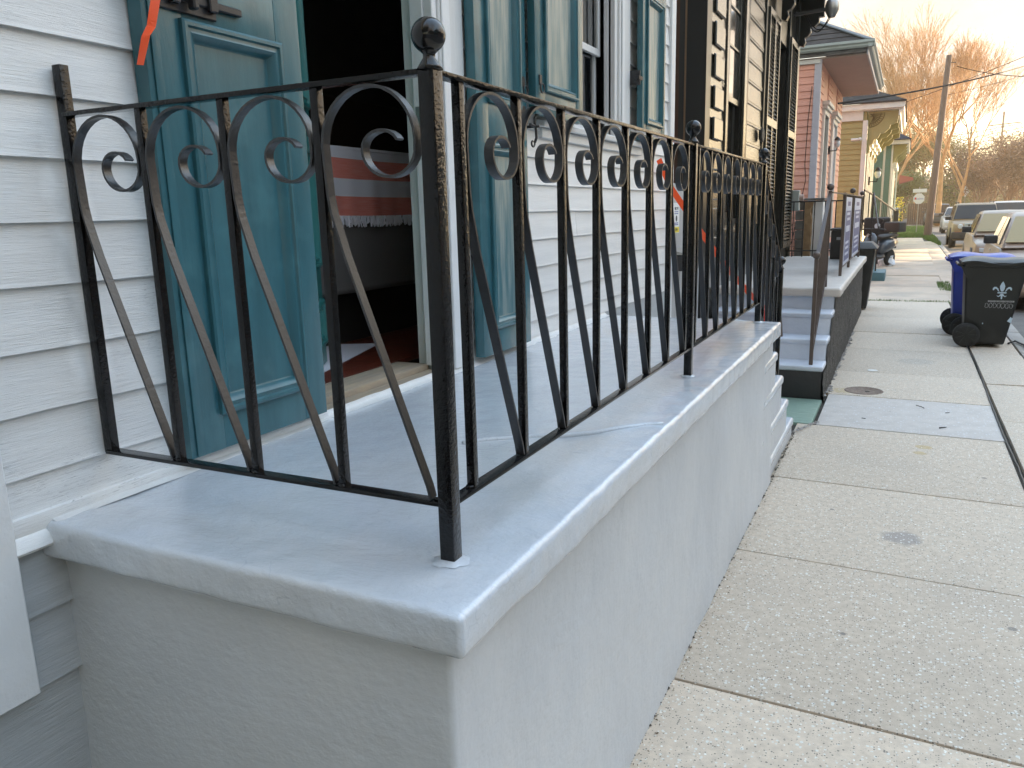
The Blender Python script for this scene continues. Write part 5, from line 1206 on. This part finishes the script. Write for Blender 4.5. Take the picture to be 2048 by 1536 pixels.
# ================================================================ black bin, blue step, scooter, bag further along
t = thing('black_bin', 'black lidded bin standing at the end of the pebble dash porch', 'bin', (.95, 13.6, 0))
b = MB(); b.hexa([(.72, 12.75, .02), (1.22, 12.75, .02), (1.22, 13.25, .02), (.72, 13.25, .02)], [(.62, 12.65, .98), (1.30, 12.65, .98), (1.30, 13.35, .98), (.62, 13.35, .98)]); b.build('body', 'bin_black', t, bevel=.02, seg=2, smooth='auto')
b = MB(); b.hexa([(.60, 12.6, .985), (1.34, 12.6, .985), (1.34, 13.4, .985), (.60, 13.4, .985)], [(.60, 12.7, 1.08), (1.24, 12.7, 1.08), (1.24, 13.3, 1.08), (.60, 13.3, 1.08)]); b.build('lid', 'greyplastic', t, bevel=.015, seg=2, smooth='auto')
b = MB(); b.box((1.0, 18.3, -.02), (1.36, 19.4, .19)); b.box((.98, 19.2, -.02), (1.10, 20.2, .42)); o = b.build('painted_step', 'planter', None, bevel=.015, seg=2, smooth='auto'); tag(o, 'low teal blue painted step at the foot of a black handrail', 'step')
def mini_rail(name, label, pts, picks, r=.018, m='rail_dark'):
    t = thing(name, label, 'railing', pts[0])
    b = MB(); b.tube(pts, r, 6); b.build('handrail', m, t)
    for (x, y, z0, z1) in picks: b = MB(); b.box((x-.014, y-.014, z0), (x+.014, y+.014, z1)); b.build('post', m, t)
    return t
mini_rail('step_railing', 'black metal step railing rising from the teal blue step', [(1.15, 18.7, 1.18), (.95, 20.4, 1.95), (.9, 21.6, 1.95)], [(1.15, 18.7, .19, 1.18), (.95, 20.4, .1, 1.95), (.9, 21.6, .1, 1.95)], .02)
t = mini_rail('step_railing', 'black sloping handrail with thick end post beside the grass', [(.55, 24.5, 2.10), (.62, 26.4, 2.05), (1.33, 33.6, 1.40)], [(.55, 24.5, .4, 2.10), (.62, 26.4, .4, 2.05)], .028, 'wire')
b = MB(); b.box((1.24, 33.3, -.02), (1.42, 33.6, 1.45)); b.build('end_post', 'rail_dark', t)
b = MB(); b.bar((.62, 26.4, .55), (1.33, 33.5, .45), .03, .03)
for k in range(14): y = 27+k*.46; x = .62+(y-26.4)*.1; b.bar((x, y, .5), (x, y, 2.05-(y-26.4)*.09), .016, .016)
b.build('bars', 'rail_dark', t)
b = MB(); b.box((.2, 31.2, -.02), (1.15, 33.2, .62)); o = b.build('painted_step', 'tealhouse', None, bevel=.02); tag(o, 'pale blue green step block behind the sloping black handrail', 'step')

def scooter_(x, y, rz):
    t = thing('motor_scooter', 'slate blue and black motor scooter with top box parked on the sidewalk', 'scooter', (x, y, 0), rz=rz)
    B = lambda b, n, m, **k: b.build(n, m, t, world=False, **k)
    for yy in (-.62, .62):
        b = MB(); b.lathe([(.13, -.05), (.20, -.055), (.235, -.03), (.235, .03), (.20, .055), (.13, .05)], (0, yy, .235), 22, 'x'); wh = B(b, 'wheel', 'tyre', smooth='auto')
        b = MB(); b.lathe([(.02, -.045), (.13, -.04), (.13, .04), (.02, .045)], (0, yy, .235), 16, 'x'); b.build('rim', 'rim', wh, world=False, smooth='auto')
    def loft(secs, name, m):
        b = MB(); V = []; n = 12
        for (y_, z_, w_, h_) in secs:
            for k in range(n): a = 2*math.pi*k/n; V.append((w_*math.cos(a), y_, z_+h_*math.sin(a)))
        b.q(V, [(i*n+k, (i+1)*n+k, (i+1)*n+(k+1) % n, i*n+(k+1) % n) for i in range(len(secs)-1) for k in range(n)]+[tuple(range(n)), tuple((len(secs)-1)*n+k for k in range(n))]); B(b, name, m, smooth=True)
    loft([(-.72, .48, .04, .05), (-.62, .52, .10, .08), (-.52, .60, .15, .16), (-.44, .66, .19, .24), (-.38, .66, .21, .30), (-.35, .66, .20, .28), (-.33, .66, .15, .22)], 'front_shield', 'scooter')
    loft([(-.40, .30, .17, .06), (-.1, .27, .18, .06), (.1, .30, .17, .08)], 'footboard', 'greyplastic')
    loft([(.02, .45, .12, .18), (.2, .56, .19, .20), (.5, .60, .20, .19), (.85, .64, .10, .10)], 'rear_body', 'scooter')
    loft([(-.02, .80, .10, .03), (.15, .82, .15, .06), (.55, .84, .15, .06), (.85, .84, .10, .04)], 'seat', 'greyplastic')
    loft([(-.74, .50, .06, .03), (-.62, .52, .09, .05), (-.46, .46, .08, .04)], 'front_mudguard', 'scooter')
    b = MB(); b.tube([(-.34, -.28, 1.02), (-.16, -.36, 1.04), (.16, -.36, 1.04), (.34, -.28, 1.02)], .018, 7); B(b, 'handlebar', 'rail_dark', smooth=True)
    b = MB(); b.tube([(0, -.62, .24), (0, -.42, .98)], .03, 7); B(b, 'steering_column', 'rail_dark')
    for k in (-1, 1):
        b = MB(); b.tube([(k*.2, -.36, 1.05), (k*.27, -.38, 1.22)], .008, 5); b.lathe([(.001, 0), (.055, .0), (.055, .02), (.001, .02)], (k*.27, -.39, 1.25), 12, 'y'); B(b, 'mirror', 'rail_dark')
    b = MB(); b.box((-.22, .62, .92), (.22, 1.02, 1.20)); B(b, 'top_box', 'greyplastic', bevel=.05, seg=3, smooth='auto')
    b = MB(); b.lathe([(.001, 0), (.07, 0), (.07, .01), (.001, .01)], (0, -.47, .84), 14, 'y'); B(b, 'headlamp', 'lamp_glass')
    return t
scooter_(1.06, 22.7, R(-28))
# dark covered motorbike / black box behind
t = thing('black_crate', 'black crate with round white emblem behind the scooter', 'crate', (.9, 24, 0))
b = MB(); b.box((.62, 23.9, .80), (1.30, 24.5, 1.32)); b.build('crate_body', 'hardware', t, bevel=.06, seg=3, smooth='auto')
b = MB(); b.lathe([(.05, 0), (.08, 0), (.08, -.006), (.05, -.006)], (.98, 23.895, 1.08), 16, 'y'); b.build('round_emblem', 'print_white', t)
b = MB(); b.box((.70, 24.0, -.02), (1.22, 24.4, .798)); b.build('crate_stand', 'hardware', t)
b = MB(); rr = random.Random(12)
b.sphere((1.28, 23.3, .13), .2, 14, 8); b.v = [(x+.09*nz(x, y, z, 9), y+.09*nz(x+4, y, z, 9), max(-.02, z*.95+.06*nz(x, y+5, z, 9))) for x, y, z in b.v]
o = b.build('plastic_bag', 'bag', None); tag(o, 'crumpled white plastic bag on the sidewalk beside the scooter', 'bag')

# ================================================================ parked cars
def car(name, label, x, y, W, L, H, paint, kind='sedan', glass='carglass', rz=0, details=True, grp='cars parked along the kerb'):
    """origin: centre of the front bumper on the road; front faces -y (towards the camera)"""
    t = thing(name, label, 'car', (x, y, -.15), rz=rz, rot=None if rz else None, group=grp)
    def B(b, n, m, p=None, **k):
        o = b.build(n, m, p if p is not None else t, world=False, **k); return o
    suv = kind in ('suv', 'jeep')
    hw = W/2; belt = H*(.60 if suv else .64); hood = H*(.60 if suv else .56); sill = .22 if not suv else .30
    bl = [(0, sill+.12, hood-.16, .84), (.06, sill+.05, hood-.10, .92), (.30, sill, hood-.04, .97), (L*.22, sill, hood+.02, 1.0), (L*.27, sill, belt-.01, 1.0), (L*.5, sill, belt, 1.0), (L*.8, sill, belt+.01, 1.0), (L*.95, sill+.03, belt-.02 if suv else belt-.06, .97), (L, sill+.10, belt-.10, .90)]
    V = []; b = MB()
    for (yy, zb_, zt, k) in bl:
        w_ = hw*k
        V += [(-w_*.90, yy, zb_), (-w_, yy, zb_+.12), (-w_, yy, (zb_+zt)/2+.06), (-w_*.955, yy, zt-.04), (-w_*.86, yy, zt), (-w_*.4, yy, zt+.02), (w_*.4, yy, zt+.02), (w_*.86, yy, zt), (w_*.955, yy, zt-.04), (w_, yy, (zb_+zt)/2+.06), (w_, yy, zb_+.12), (w_*.90, yy, zb_)]
    n = 12
    b.q(V, [(i*n+k, (i+1)*n+k, (i+1)*n+(k+1) % n, i*n+(k+1) % n) for i in range(len(bl)-1) for k in range(n)]+[tuple(range(n)), tuple((len(bl)-1)*n+k for k in range(n))])
    B(b, 'body', paint, smooth='auto', angle=50)
    # cabin
    if suv: st = [(L*.255, belt-.02, .90), (L*.36, H-.05, .78), (L*.42, H, .78), (L*.90, H-.01, .77), (L*.985, belt, .86)]
    else: st = [(L*.235, belt-.02, .88), (L*.40, H-.06, .70), (L*.47, H, .69), (L*.66, H-.02, .69), (L*.88, belt, .80)]
    b = MB(); V = []
    for (yy, zt, k) in st:
        w_ = hw*k; wb = hw*.93
        V += [(-wb, yy, belt-.03), (-w_, yy, zt-.03 if zt > belt else zt), (-w_*.90, yy, zt), (0, yy, zt+.012), (w_*.90, yy, zt), (w_, yy, zt-.03 if zt > belt else zt), (wb, yy, belt-.03)]
    n = 7; b.q(V, [(i*n+k, (i+1)*n+k, (i+1)*n+k+1, i*n+k+1) for i in range(4) for k in range(6)]+[tuple(range(7)), tuple(4*7+k for k in range(7))[::-1]])
    cb_ = B(b, 'cabin', paint, smooth='auto', angle=50)
    # glass
    (ya, za, ka), (yb, zb2, kb) = st[0], st[1]
    b = MB(); f0, f1 = .10, .93; P = lambda f, s: (s*hw*(.93*.97+(kb*.93-.93*.97)*f), ya+(yb-ya)*f-.012, belt-.0+(zb2-belt)*f+.012)
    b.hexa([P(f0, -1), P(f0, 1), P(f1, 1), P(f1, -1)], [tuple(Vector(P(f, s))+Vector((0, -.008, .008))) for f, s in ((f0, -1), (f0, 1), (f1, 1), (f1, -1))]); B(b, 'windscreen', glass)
    for s in (-1, 1):
        zs0, zs1 = belt+.02, H-.09
        wx = lambda z: s*(hw*(.93+(st[2][2]-.93)*(z-belt)/(H-belt))+.004)
        cuts = [(st[0][0]+.42*(1 if suv else 1.15)*(yb-ya)+.12, yb+.14, L*.50, L*.50), (L*.52, L*.52, L*.70, L*(.70 if suv else .68))]+([(L*.72, L*.72, L*.93, L*.90)] if suv else [])
        for (a0, a1, c1, c0) in cuts:
            b = MB(); b.hexa([(wx(zs0), a0, zs0), (wx(zs0), c0, zs0), (wx(zs1), c1, zs1), (wx(zs1), a1, zs1)], [(wx(zs0)+s*.006, a0, zs0), (wx(zs0)+s*.006, c0, zs0), (wx(zs1)+s*.006, c1, zs1), (wx(zs1)+s*.006, a1, zs1)]); B(b, 'side_window', 'carglass')
        mz = belt+.04
        b = MB(); b.box((s*(hw-.02), st[0][0]+.28, mz), (s*(hw+.20), st[0][0]+.38, mz+.15)); B(b, 'wing_mirror', 'greyplastic' if not details else 'hardware', bevel=.03, seg=2, smooth='auto')
        for yy in (L*.175, L*.80):
            rw = .36 if suv else .32
            b = MB(); b.lathe([(rw*.62, -.10), (rw*.95, -.11), (rw, -.07), (rw, .07), (rw*.95, .11), (rw*.62, .10)], (s*(hw-.11), yy, rw), 22, 'x'); wh = B(b, 'wheel', 'tyre', smooth='auto')
            b = MB(); b.lathe([(.03, -.09), (rw*.62, -.07), (rw*.62, .07), (.03, .09)], (s*(hw-.11), yy, rw), 16, 'x'); b.build('rim', 'rim', wh, world=False, smooth='auto')
            b = MB(); b.lathe([(rw+.02, -.01), (rw+.06, -.01), (rw+.06, .012), (rw+.02, .012)], (s*(hw+.0), yy, rw+.01), 20, 'x'); B(b, 'wheel_arch', 'hardware')
    if kind == 'jeep':
        b = MB(); b.box((-hw*.98, -.10, .38), (hw*.98, .10, .66)); B(b, 'front_bumper', 'greyplastic', bevel=.05, seg=3, smooth='auto')
        b = MB(); b.box((-hw*.50, -.055, .70), (hw*.50, .0, 1.0)); gr = B(b, 'grille', 'gutter', bevel=.02)
        for k in range(7): b = MB(); xx = -.30+k*.1; b.box((xx-.03, -.062, .73), (xx+.03, -.054, .96)); b.build('grille_slot', 'hardware', gr, world=False)
        for s in (-1, 1):
            b = MB(); b.lathe([(.001, -.03), (.085, -.02), (.10, .0), (.10, .05)], (s*.60, -.05, .88), 18, 'y'); B(b, 'headlight', 'lamp_glass', smooth='auto')
            b = MB(); b.box((s*.56, -.062, .60), (s*.80, -.03, .67)); B(b, 'indicator', 'amber')
            b = MB(); b.lathe([(.001, -.02), (.06, -.01), (.06, .03)], (s*.55, -.09, .50), 12, 'y'); B(b, 'fog_lamp', 'hardware')
            b = MB(); b.tube([(s*hw*.70, L*.42, H+.05), (s*hw*.70, L*.88, H+.05)], .02, 6); b.bar((s*hw*.70, L*.43, H-.02), (s*hw*.70, L*.43, H+.05), .03, .03); b.bar((s*hw*.70, L*.87, H-.02), (s*hw*.70, L*.87, H+.05), .03, .03); B(b, 'roof_rail', 'hardware')
            b = MB(); b.lathe([(.37, -.03), (.46, -.03), (.46, .05), (.37, .05)], (s*(hw-.02), L*.175, .37), 22, 'x'); B(b, 'arch_flare', 'greyplastic', smooth='auto')
        b = MB(); b.bar((0, ya+.05, belt+.06), (0, yb-.05, H-.12), .05, .02); B(b, 'screen_mirror_stem', 'hardware')
    else:
        b = MB(); b.box((-hw*.45, -.012, hood-.30), (hw*.45, .01, hood-.17)); gr = B(b, 'grille', 'hardware', bevel=.01)
        b = MB(); b.box((-hw*.86, -.03, sill+.10), (hw*.86, .02, sill+.24)); B(b, 'front_bumper', paint if not suv else 'greyplastic', bevel=.03)
        for s in (-1, 1):
            b = MB(); b.prism([(s*hw*.48, hood-.30), (s*hw*.84, hood-.26), (s*hw*.86, hood-.16), (s*hw*.50, hood-.20)], 'y', -.02, .10); B(b, 'headlight', 'lamp_glass', bevel=.01)
            b = MB(); b.bar((s*(hw+.004), L*.51, belt-.12), (s*(hw+.004), L*.57, belt-.12), .015, .02); B(b, 'door_handle', 'steel')
    return t
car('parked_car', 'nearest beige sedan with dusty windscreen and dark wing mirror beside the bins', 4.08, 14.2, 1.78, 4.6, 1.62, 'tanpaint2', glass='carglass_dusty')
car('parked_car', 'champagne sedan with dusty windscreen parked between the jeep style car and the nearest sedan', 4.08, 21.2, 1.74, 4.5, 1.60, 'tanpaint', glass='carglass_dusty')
car('parked_suv', 'tan boxy off roader with round headlamp, slotted grille and roof rails', 4.30, 36.3, 1.84, 4.4, 1.80, 'suvpaint', 'jeep')
car('parked_suv', 'cream white large sport utility car standing behind the tan off roader', 6.75, 48.5, 2.0, 4.9, 1.86, 'whitepaint', 'suv')
car('parked_suv', 'dark sport utility car parked beyond the leaning pole', 3.95, 71, 1.95, 4.8, 1.80, 'darkpaint', 'suv', details=False)
car('parked_car', 'white car roof just showing behind the tan off roader', 4.6, 55, 1.8, 4.5, 1.6, 'whitepaint')
car('parked_car', 'slate coloured car in shade at the far end of the left pavement', .4, 96, 1.8, 4.5, 1.5, 'blueish', details=False, grp='cars beyond the crossing')
car('parked_car', 'dark car at the right edge beyond the cream sport utility car', 8.6, 46, 1.8, 4.5, 1.55, 'darkpaint', details=False, grp='cars beyond the crossing')

# ================================================================ poles, sign, wires
pl = thing('utility_pole', 'leaning weathered wooden utility pole at the grass verge', 'pole', (2.72, 45.2, 0))
b = MB(); b.tube([(2.72, 45.2, -.1), (2.87, 45.2, 4.3), (3.03, 45.2, 8.75)], .19, 14, r1=.125); b.build('pole_shaft', 'polewood', pl, smooth='auto')
b = MB(); b.tube([(3.04, 45.2, 8.4), (3.35, 45.1, 8.38)], .02, 5); b.build('wire_bolt', 'rail_dark', pl)
fp = []
for (x, y, h, arm, lab) in ((8.5, 122, 11.4, False, 'thin far pole rising from the brown trees at the right'), (9.2, 126, 10.2, True, 'short far pole with cross arm between the other two'), (11.9, 121, 12.9, True, 'tallest far pole with cross arm near the right edge')):
    t = thing('utility_pole', lab, 'pole', (x, y, 0), group='far utility poles'); b = MB(); b.tube([(x, y, -.1), (x, y, h)], .16, 8, r1=.11); b.build('pole_shaft', 'polewood', t)
    if arm: b = MB(); b.bar((x-1.5, y, h-1.6), (x+1.9, y, h-1.4), .12, .12); b.build('cross_arm', 'polewood', t)
def wire(p, q, sag, r, label, n=24):
    b = MB(); p, q = Vector(p), Vector(q)
    b.tube([tuple(p.lerp(q, k/n)-Vector((0, 0, sag*4*(k/n)*(1-k/n)))) for k in range(n+1)], r, 5)
    o = b.build('overhead_wire', 'wire', None); tag(o, label, 'wire', 'overhead wires')
wire((.30, 16.9, 3.70), (9.2, 45.3, 9.0), .35, .020, 'thickest wire, from the pink house eave past the pole')
wire((-1.0, 62, 8.0), (9.6, 44, 9.6), .25, .018, 'wire crossing the leaning pole at mid height')
wire((3.4, 45.2, 8.2), (10.0, 46, 7.75), .5, .018, 'wire sagging from the top of the leaning pole')
wire((3.1, 58, 8.3), (11.0, 44, 8.7), .2, .012, 'thin wire just below the one crossing the pole')
for k, (z0, z1) in enumerate(((11.0, 11.4), (10.3, 10.8), (9.6, 10.0), (7.6, 8.2))): wire((-8, 118, z0-1.6), (14, 121, z1), .5, .035, ['highest', 'second', 'third', 'lowest'][k]+' of the far wires strung over the brown trees')
t = thing('street_sign', 'bare metal back of an octagonal sign below a blank oblong plate on a post', 'sign', (2.26, 50, 0))
b = MB(); b.box((2.225, 50.03, -.05), (2.275, 50.06, 2.62)); b.build('post', 'steel', t)
b = MB(); b.prism([(2.25+.30*math.cos(R(22.5+45*k)), 1.97+.31*math.sin(R(22.5+45*k))) for k in range(8)], 'y', 50.0, 50.012); o = b.build('octagon_plate', 'sign_back', t)
text_obj('Rushm', .17, 'blue_print', (2.25, 49.996, 1.97), (R(90), 0, 0), t, name='sticker_lettering'); b = MB(); b.box((2.05, 49.994, 1.92), (2.12, 49.998, 2.04)); b.build('red_sticker_mark', 'red', t)
b = MB(); b.box((1.92, 50.0, 2.31), (2.62, 50.012, 2.51)); b.build('oblong_plate', 'sign_back', t)
t = thing('street_sign', 'small diamond shaped sign far off among the brown trees', 'sign', (6.6, 88, 0)); b = MB(); b.box((6.57, 88.02, 0), (6.63, 88.05, 3.2)); b.build('post', 'steel', t); b = MB(); b.prism([(6.6, 2.2), (6.95, 2.75), (6.6, 3.3), (6.25, 2.75)], 'y', 88, 88.015); b.build('diamond_plate', 'sign_back', t)
fn = thing('wood_fence', 'dark brown slatted wooden fence at the corner behind the sign', 'fence', (2.2, 68, 0))
for k in range(13): b = MB(); x = 1.75+k*.17; b.box((x, 79.0, -.1), (x+.15, 79.04, 1.75)); b.build('board', 'fence_wood', fn)
b = MB(); b.box((2.8, 79.3, 1.25), (4.0, 79.4, 1.35)); b.build('pale_rail', 'cream', fn)
b = MB(); b.prism([(1.05, 3.1), (1.95, 3.35), (1.9, 3.5), (1.05, 3.7)], 'y', 62, 64); o = b.build('red_awning', 'redroof', None); tag(o, 'dull red awning sticking out past the last house', 'awning')

# ================================================================ plants
def grass_stuff(name, label, x0, x1, y0, y1, n, h0, h1, m, seed, fn=None):
    rr = random.Random(seed); b = MB()
    for i in range(n):
        x, y = rr.uniform(x0, x1), rr.uniform(y0, y1)
        if fn and not fn(x, y): continue
        h = rr.uniform(h0, h1); a = rr.random()*6.28; w_ = h*.16; dx, dy = math.cos(a)*w_, math.sin(a)*w_; lx, ly = rr.uniform(-.4, .4)*h, rr.uniform(-.4, .4)*h
        b.q([(x-dx, y-dy, -.03), (x+dx, y+dy, -.03), (x+lx, y+ly, h)], [(0, 1, 2)])
    o = b.build(name, m, None); tag(o, label, 'grass', kind='stuff')
grass_stuff('verge_grass', 'green grass on the verge round the leaning pole', .8, 3.0, 44.6, 66, 26000, .05, .16, 'grass', 1)
grass_stuff('kerb_weeds', 'green weeds spilling over the kerb by the tan off roader', 2.55, 3.05, 36, 46, 5000, .05, .14, 'grass', 2, lambda x, y: x > 3.05-(y-35)*.06)
grass_stuff('joint_weeds', 'small weeds growing in the sidewalk joints', 1.1, 2.55, 14.15, 14.32, 700, .01, .04, 'grass', 3)
grass_stuff('joint_weeds', 'weed tuft between slabs behind the bins', 2.38, 2.62, 16.2, 18.2, 1200, .015, .05, 'grass', 4)

def tree(name, label, x, y, h, trunk_r, seed, depth=6, spread=.5, m='bark', lean=(0, 0), nchild=3, first=.25, up=.25, tw=.010, leaves=None, group='trees beyond the crossing', ratio=.74, stems=1, cat='tree'):
    rr = random.Random(seed); t = thing(name, label, cat, (x, y, 0), group=group)
    tb, bb = MB(), MB(); lb = MB(); tips = []
    def grow(p, d, L, r, k):
        q = p+d*L; mid = p+d*L*.5+Vector((rr.gauss(0, 1), rr.gauss(0, 1), rr.gauss(0, .5)))*L*.04
        (tb if k == 0 else bb).tube([tuple(p), tuple(mid), tuple(q)], r, 6 if k < 2 else 3, cap=False, r1=max(tw, r*.68))
        if k >= depth: tips.append(q); return
        n = nchild if k else max(3, nchild)
        for i in range(n):
            s = p.lerp(q, 1.0 if i == 0 else rr.uniform(.45, 1.0))
            ax = Vector((rr.gauss(0, 1), rr.gauss(0, 1), rr.gauss(0, .35))).normalized()
            nd = (d+ax*spread*(.5 if i == 0 else 1.0)*rr.uniform(.6, 1.3)+Vector((0, 0, up))).normalized()
            grow(s, nd, L*ratio*rr.uniform(.75, 1.12), max(tw, r*.62), k+1)
    tot = sum(ratio**k for k in range(depth+1))
    L0 = h/tot*1.15
    for s_ in range(stems):
        d0 = Vector((lean[0]+rr.gauss(0, .12 if stems > 1 else .02), lean[1]+rr.gauss(0, .1), 1)).normalized()
        grow(Vector((x+rr.gauss(0, .15)*(stems > 1), y, -.05)), d0, L0, trunk_r, 0)
    tb.build('trunk', m, t, smooth=True); bb.build('crown', m, t)
    if leaves:
        cnt, size, lm = leaves
        for i in range(cnt):
            q = rr.choice(tips)+Vector((rr.gauss(0, 1), rr.gauss(0, 1), rr.gauss(0, 1)))*size*5
            a = Vector((rr.gauss(0, 1), rr.gauss(0, 1), rr.gauss(0, 1))).normalized()*size; c = a.orthogonal().normalized()*size*.6
            lb.q([tuple(q-a), tuple(q+c), tuple(q+a), tuple(q-c)], [(0, 1, 2, 3)])
        lb.build('foliage', lm, t)
    return t
M['golden'] = mat('golden_spring_leaf', (.30, .21, .05), .7, col2=(.16, .15, .03), vscale=1.2)
M['budleaf'] = mat('orange_bud', (.38, .22, .10), .8)
M['olivegreen'] = mat('yellow_green_leaf', (.17, .18, .03), .7, col2=(.07, .09, .02), vscale=.8)
M['darkgreen'] = mat('deep_green_leaf', (.035, .055, .015), .7)
M['olivebrown'] = mat('olive_brown_leaf', (.22, .17, .05), .8, col2=(.11, .10, .03), vscale=.7)
M['brownleaf'] = mat('reddish_brown_twig_leaf', (.24, .145, .09), .9, col2=(.15, .095, .06), vscale=.7)
tree('bare_tree', 'tall bare tree with fine upswept orange brown twigs behind the pole', 3.9, 72, 16.8, .24, 4, depth=8, spread=.56, up=.17, ratio=.80, tw=.008, leaves=(5000, .04, 'budleaf'))
tree('bare_tree', 'second tall bare tree with pale sunlit forked trunk above the roofs', .2, 66, 14.5, .20, 9, depth=7, spread=.55, up=.16, ratio=.80, tw=.008, m='bark', leaves=(2500, .04, 'budleaf'))
tree('bare_tree', 'rounded bare tree filling the gap right of the pole', 6.0, 80, 13.5, .18, 14, depth=7, spread=.58, up=.14, ratio=.79, tw=.009, leaves=(3000, .04, 'budleaf'))
tree('leafy_tree', 'yellow green tree in sunlight behind the last house', 2.6, 92, 8.6, .22, 5, depth=6, spread=.55, up=.08, m='bark', leaves=(9000, .10, 'golden'))
tree('leafy_tree', 'golden green tree behind the leaning pole', 5.6, 98, 8.0, .22, 6, depth=6, spread=.55, up=.05, m='bark_dark', leaves=(8000, .12, 'golden'))
tree('leafy_tree', 'small green bush tree low beside the sign', 1.2, 84, 4.2, .14, 8, depth=5, spread=.6, up=.05, m='bark_dark', leaves=(5000, .10, 'olivegreen'))
tree('leafy_tree', 'low green bush behind the off roader', 5.2, 94, 3.4, .12, 18, depth=5, spread=.7, up=.02, m='bark_dark', leaves=(5000, .10, 'olivegreen'))
for i, (x, y, h, s) in enumerate(((7.4, 84, 5.6, 31), (9.4, 80, 6.6, 32), (11.6, 78, 7.0, 33), (13.8, 80, 7.4, 34), (9.2, 96, 8.2, 35), (12.8, 100, 9.0, 36), (16.5, 98, 9.2, 37), (16.2, 82, 7.8, 38))):
    tree('bare_tree', ['lowest brown twiggy tree at the left end of the brown row', 'second brown twiggy tree of the row on the right', 'third brown twiggy tree of the row above the cream car', 'brown twiggy tree at the right edge in the front of the row', 'brown twiggy tree behind the left end of the row', 'brown twiggy tree behind the middle of the row', 'tall brown twiggy tree behind the right end of the row', 'brown twiggy tree at the far right of the front row'][i],
         x, y, h, .13, s, depth=6, spread=.62, up=.06, m='twig', stems=3, ratio=.76, tw=.012, leaves=(4200, .10, 'brownleaf'))
for i, (x, y) in enumerate(((2.65, -6.3), (2.5, -16.0), (12.6, -11.0), (12.4, 2.0))):  # unseen trees added to darken reflections and block sky light
    tree('street_tree', ['evergreen street tree on the near kerb just behind the viewpoint', 'second evergreen street tree further behind the viewpoint', 'evergreen street tree across the road behind the viewpoint', 'evergreen street tree across the road level with the porch'][i], x, y, 7.5, .2, 60+i, depth=5, spread=.75, up=.12, m='bark_dark', leaves=(5200, .12, 'darkgreen'), group='street trees behind the viewpoint')
def mass(name, label, pts, n, size, m, seed):
    rr = random.Random(seed); b = MB()
    for i in range(n):
        cx, cy, rx, rz_, z0 = rr.choice(pts); u, v, w_ = rr.gauss(0, .5), rr.gauss(0, .5), abs(rr.gauss(0, .5))
        q = Vector((cx+u*rx, cy+v*3, z0+w_*rz_)); a = Vector((rr.gauss(0, 1), rr.gauss(0, 1), rr.gauss(0, 1))).normalized()*size; c = a.orthogonal().normalized()*size*.5
        b.q([tuple(q-a), tuple(q+c), tuple(q+a), tuple(q-c)], [(0, 1, 2, 3)])
    o = b.build(name, m, None); tag(o, label, 'trees', kind='stuff')
mass('distant_trees', 'far line of brown woodland closing the street', [(x, 135+(x % 5)*3, 5, 5.5, 0) for x in range(-24, 50, 3)], 60000, .30, 'brownleaf', 41)
mass('distant_bushes', 'low olive brown hedge along the far side of the crossing', [(x, 108, 2.5, 2.6, 0) for x in range(-6, 26, 2)], 16000, .16, 'olivebrown', 42)
ft = thing('flowering_plant', 'bright yellow flowering plant beside the last house corner', 'plant', (1.55, 50, 0))
b = MB(); rr = random.Random(3)
for i in range(14): b.tube([(1.30+rr.gauss(0, .08), 50+rr.gauss(0, .1), -.02), (1.30+rr.gauss(0, .15), 50+rr.gauss(0, .2), rr.uniform(.9, 2.0))], .012, 4)
b.build('stems', 'leafy', ft); b = MB()
for i in range(150):
    q = Vector((1.30+rr.gauss(0, .13), 50+rr.gauss(0, .2), rr.uniform(.7, 2.1))); a = Vector((rr.gauss(0, 1), rr.gauss(0, 1), rr.gauss(0, 1))).normalized()*.05; c = a.orthogonal()*.7
    b.q([tuple(q-a), tuple(q+c), tuple(q+a), tuple(q-c)], [(0, 1, 2, 3)])
b.build('flowers', 'yellowleaf', ft)
clean()

# warm evening haze
if True:
    hb = MB(); hb.box((-60, -45, -1.4), (60, 185, 24)); M['haze'] = bpy.data.materials.new('evening_haze'); hm = M['haze']; hm.use_nodes = True; t = hm.node_tree; t.nodes.clear()
    o_ = N(t, 'ShaderNodeOutputMaterial'); v_ = N(t, 'ShaderNodeVolumePrincipled'); v_.inputs['Color'].default_value = (1, .86, .66, 1); v_.inputs['Density'].default_value = .0010; v_.inputs['Anisotropy'].default_value = .5
    t.links.new(v_.outputs[0], o_.inputs['Volume']); hz_ = hb.build('haze', 'haze', None); hz_['kind'] = 'stuff'
clean()
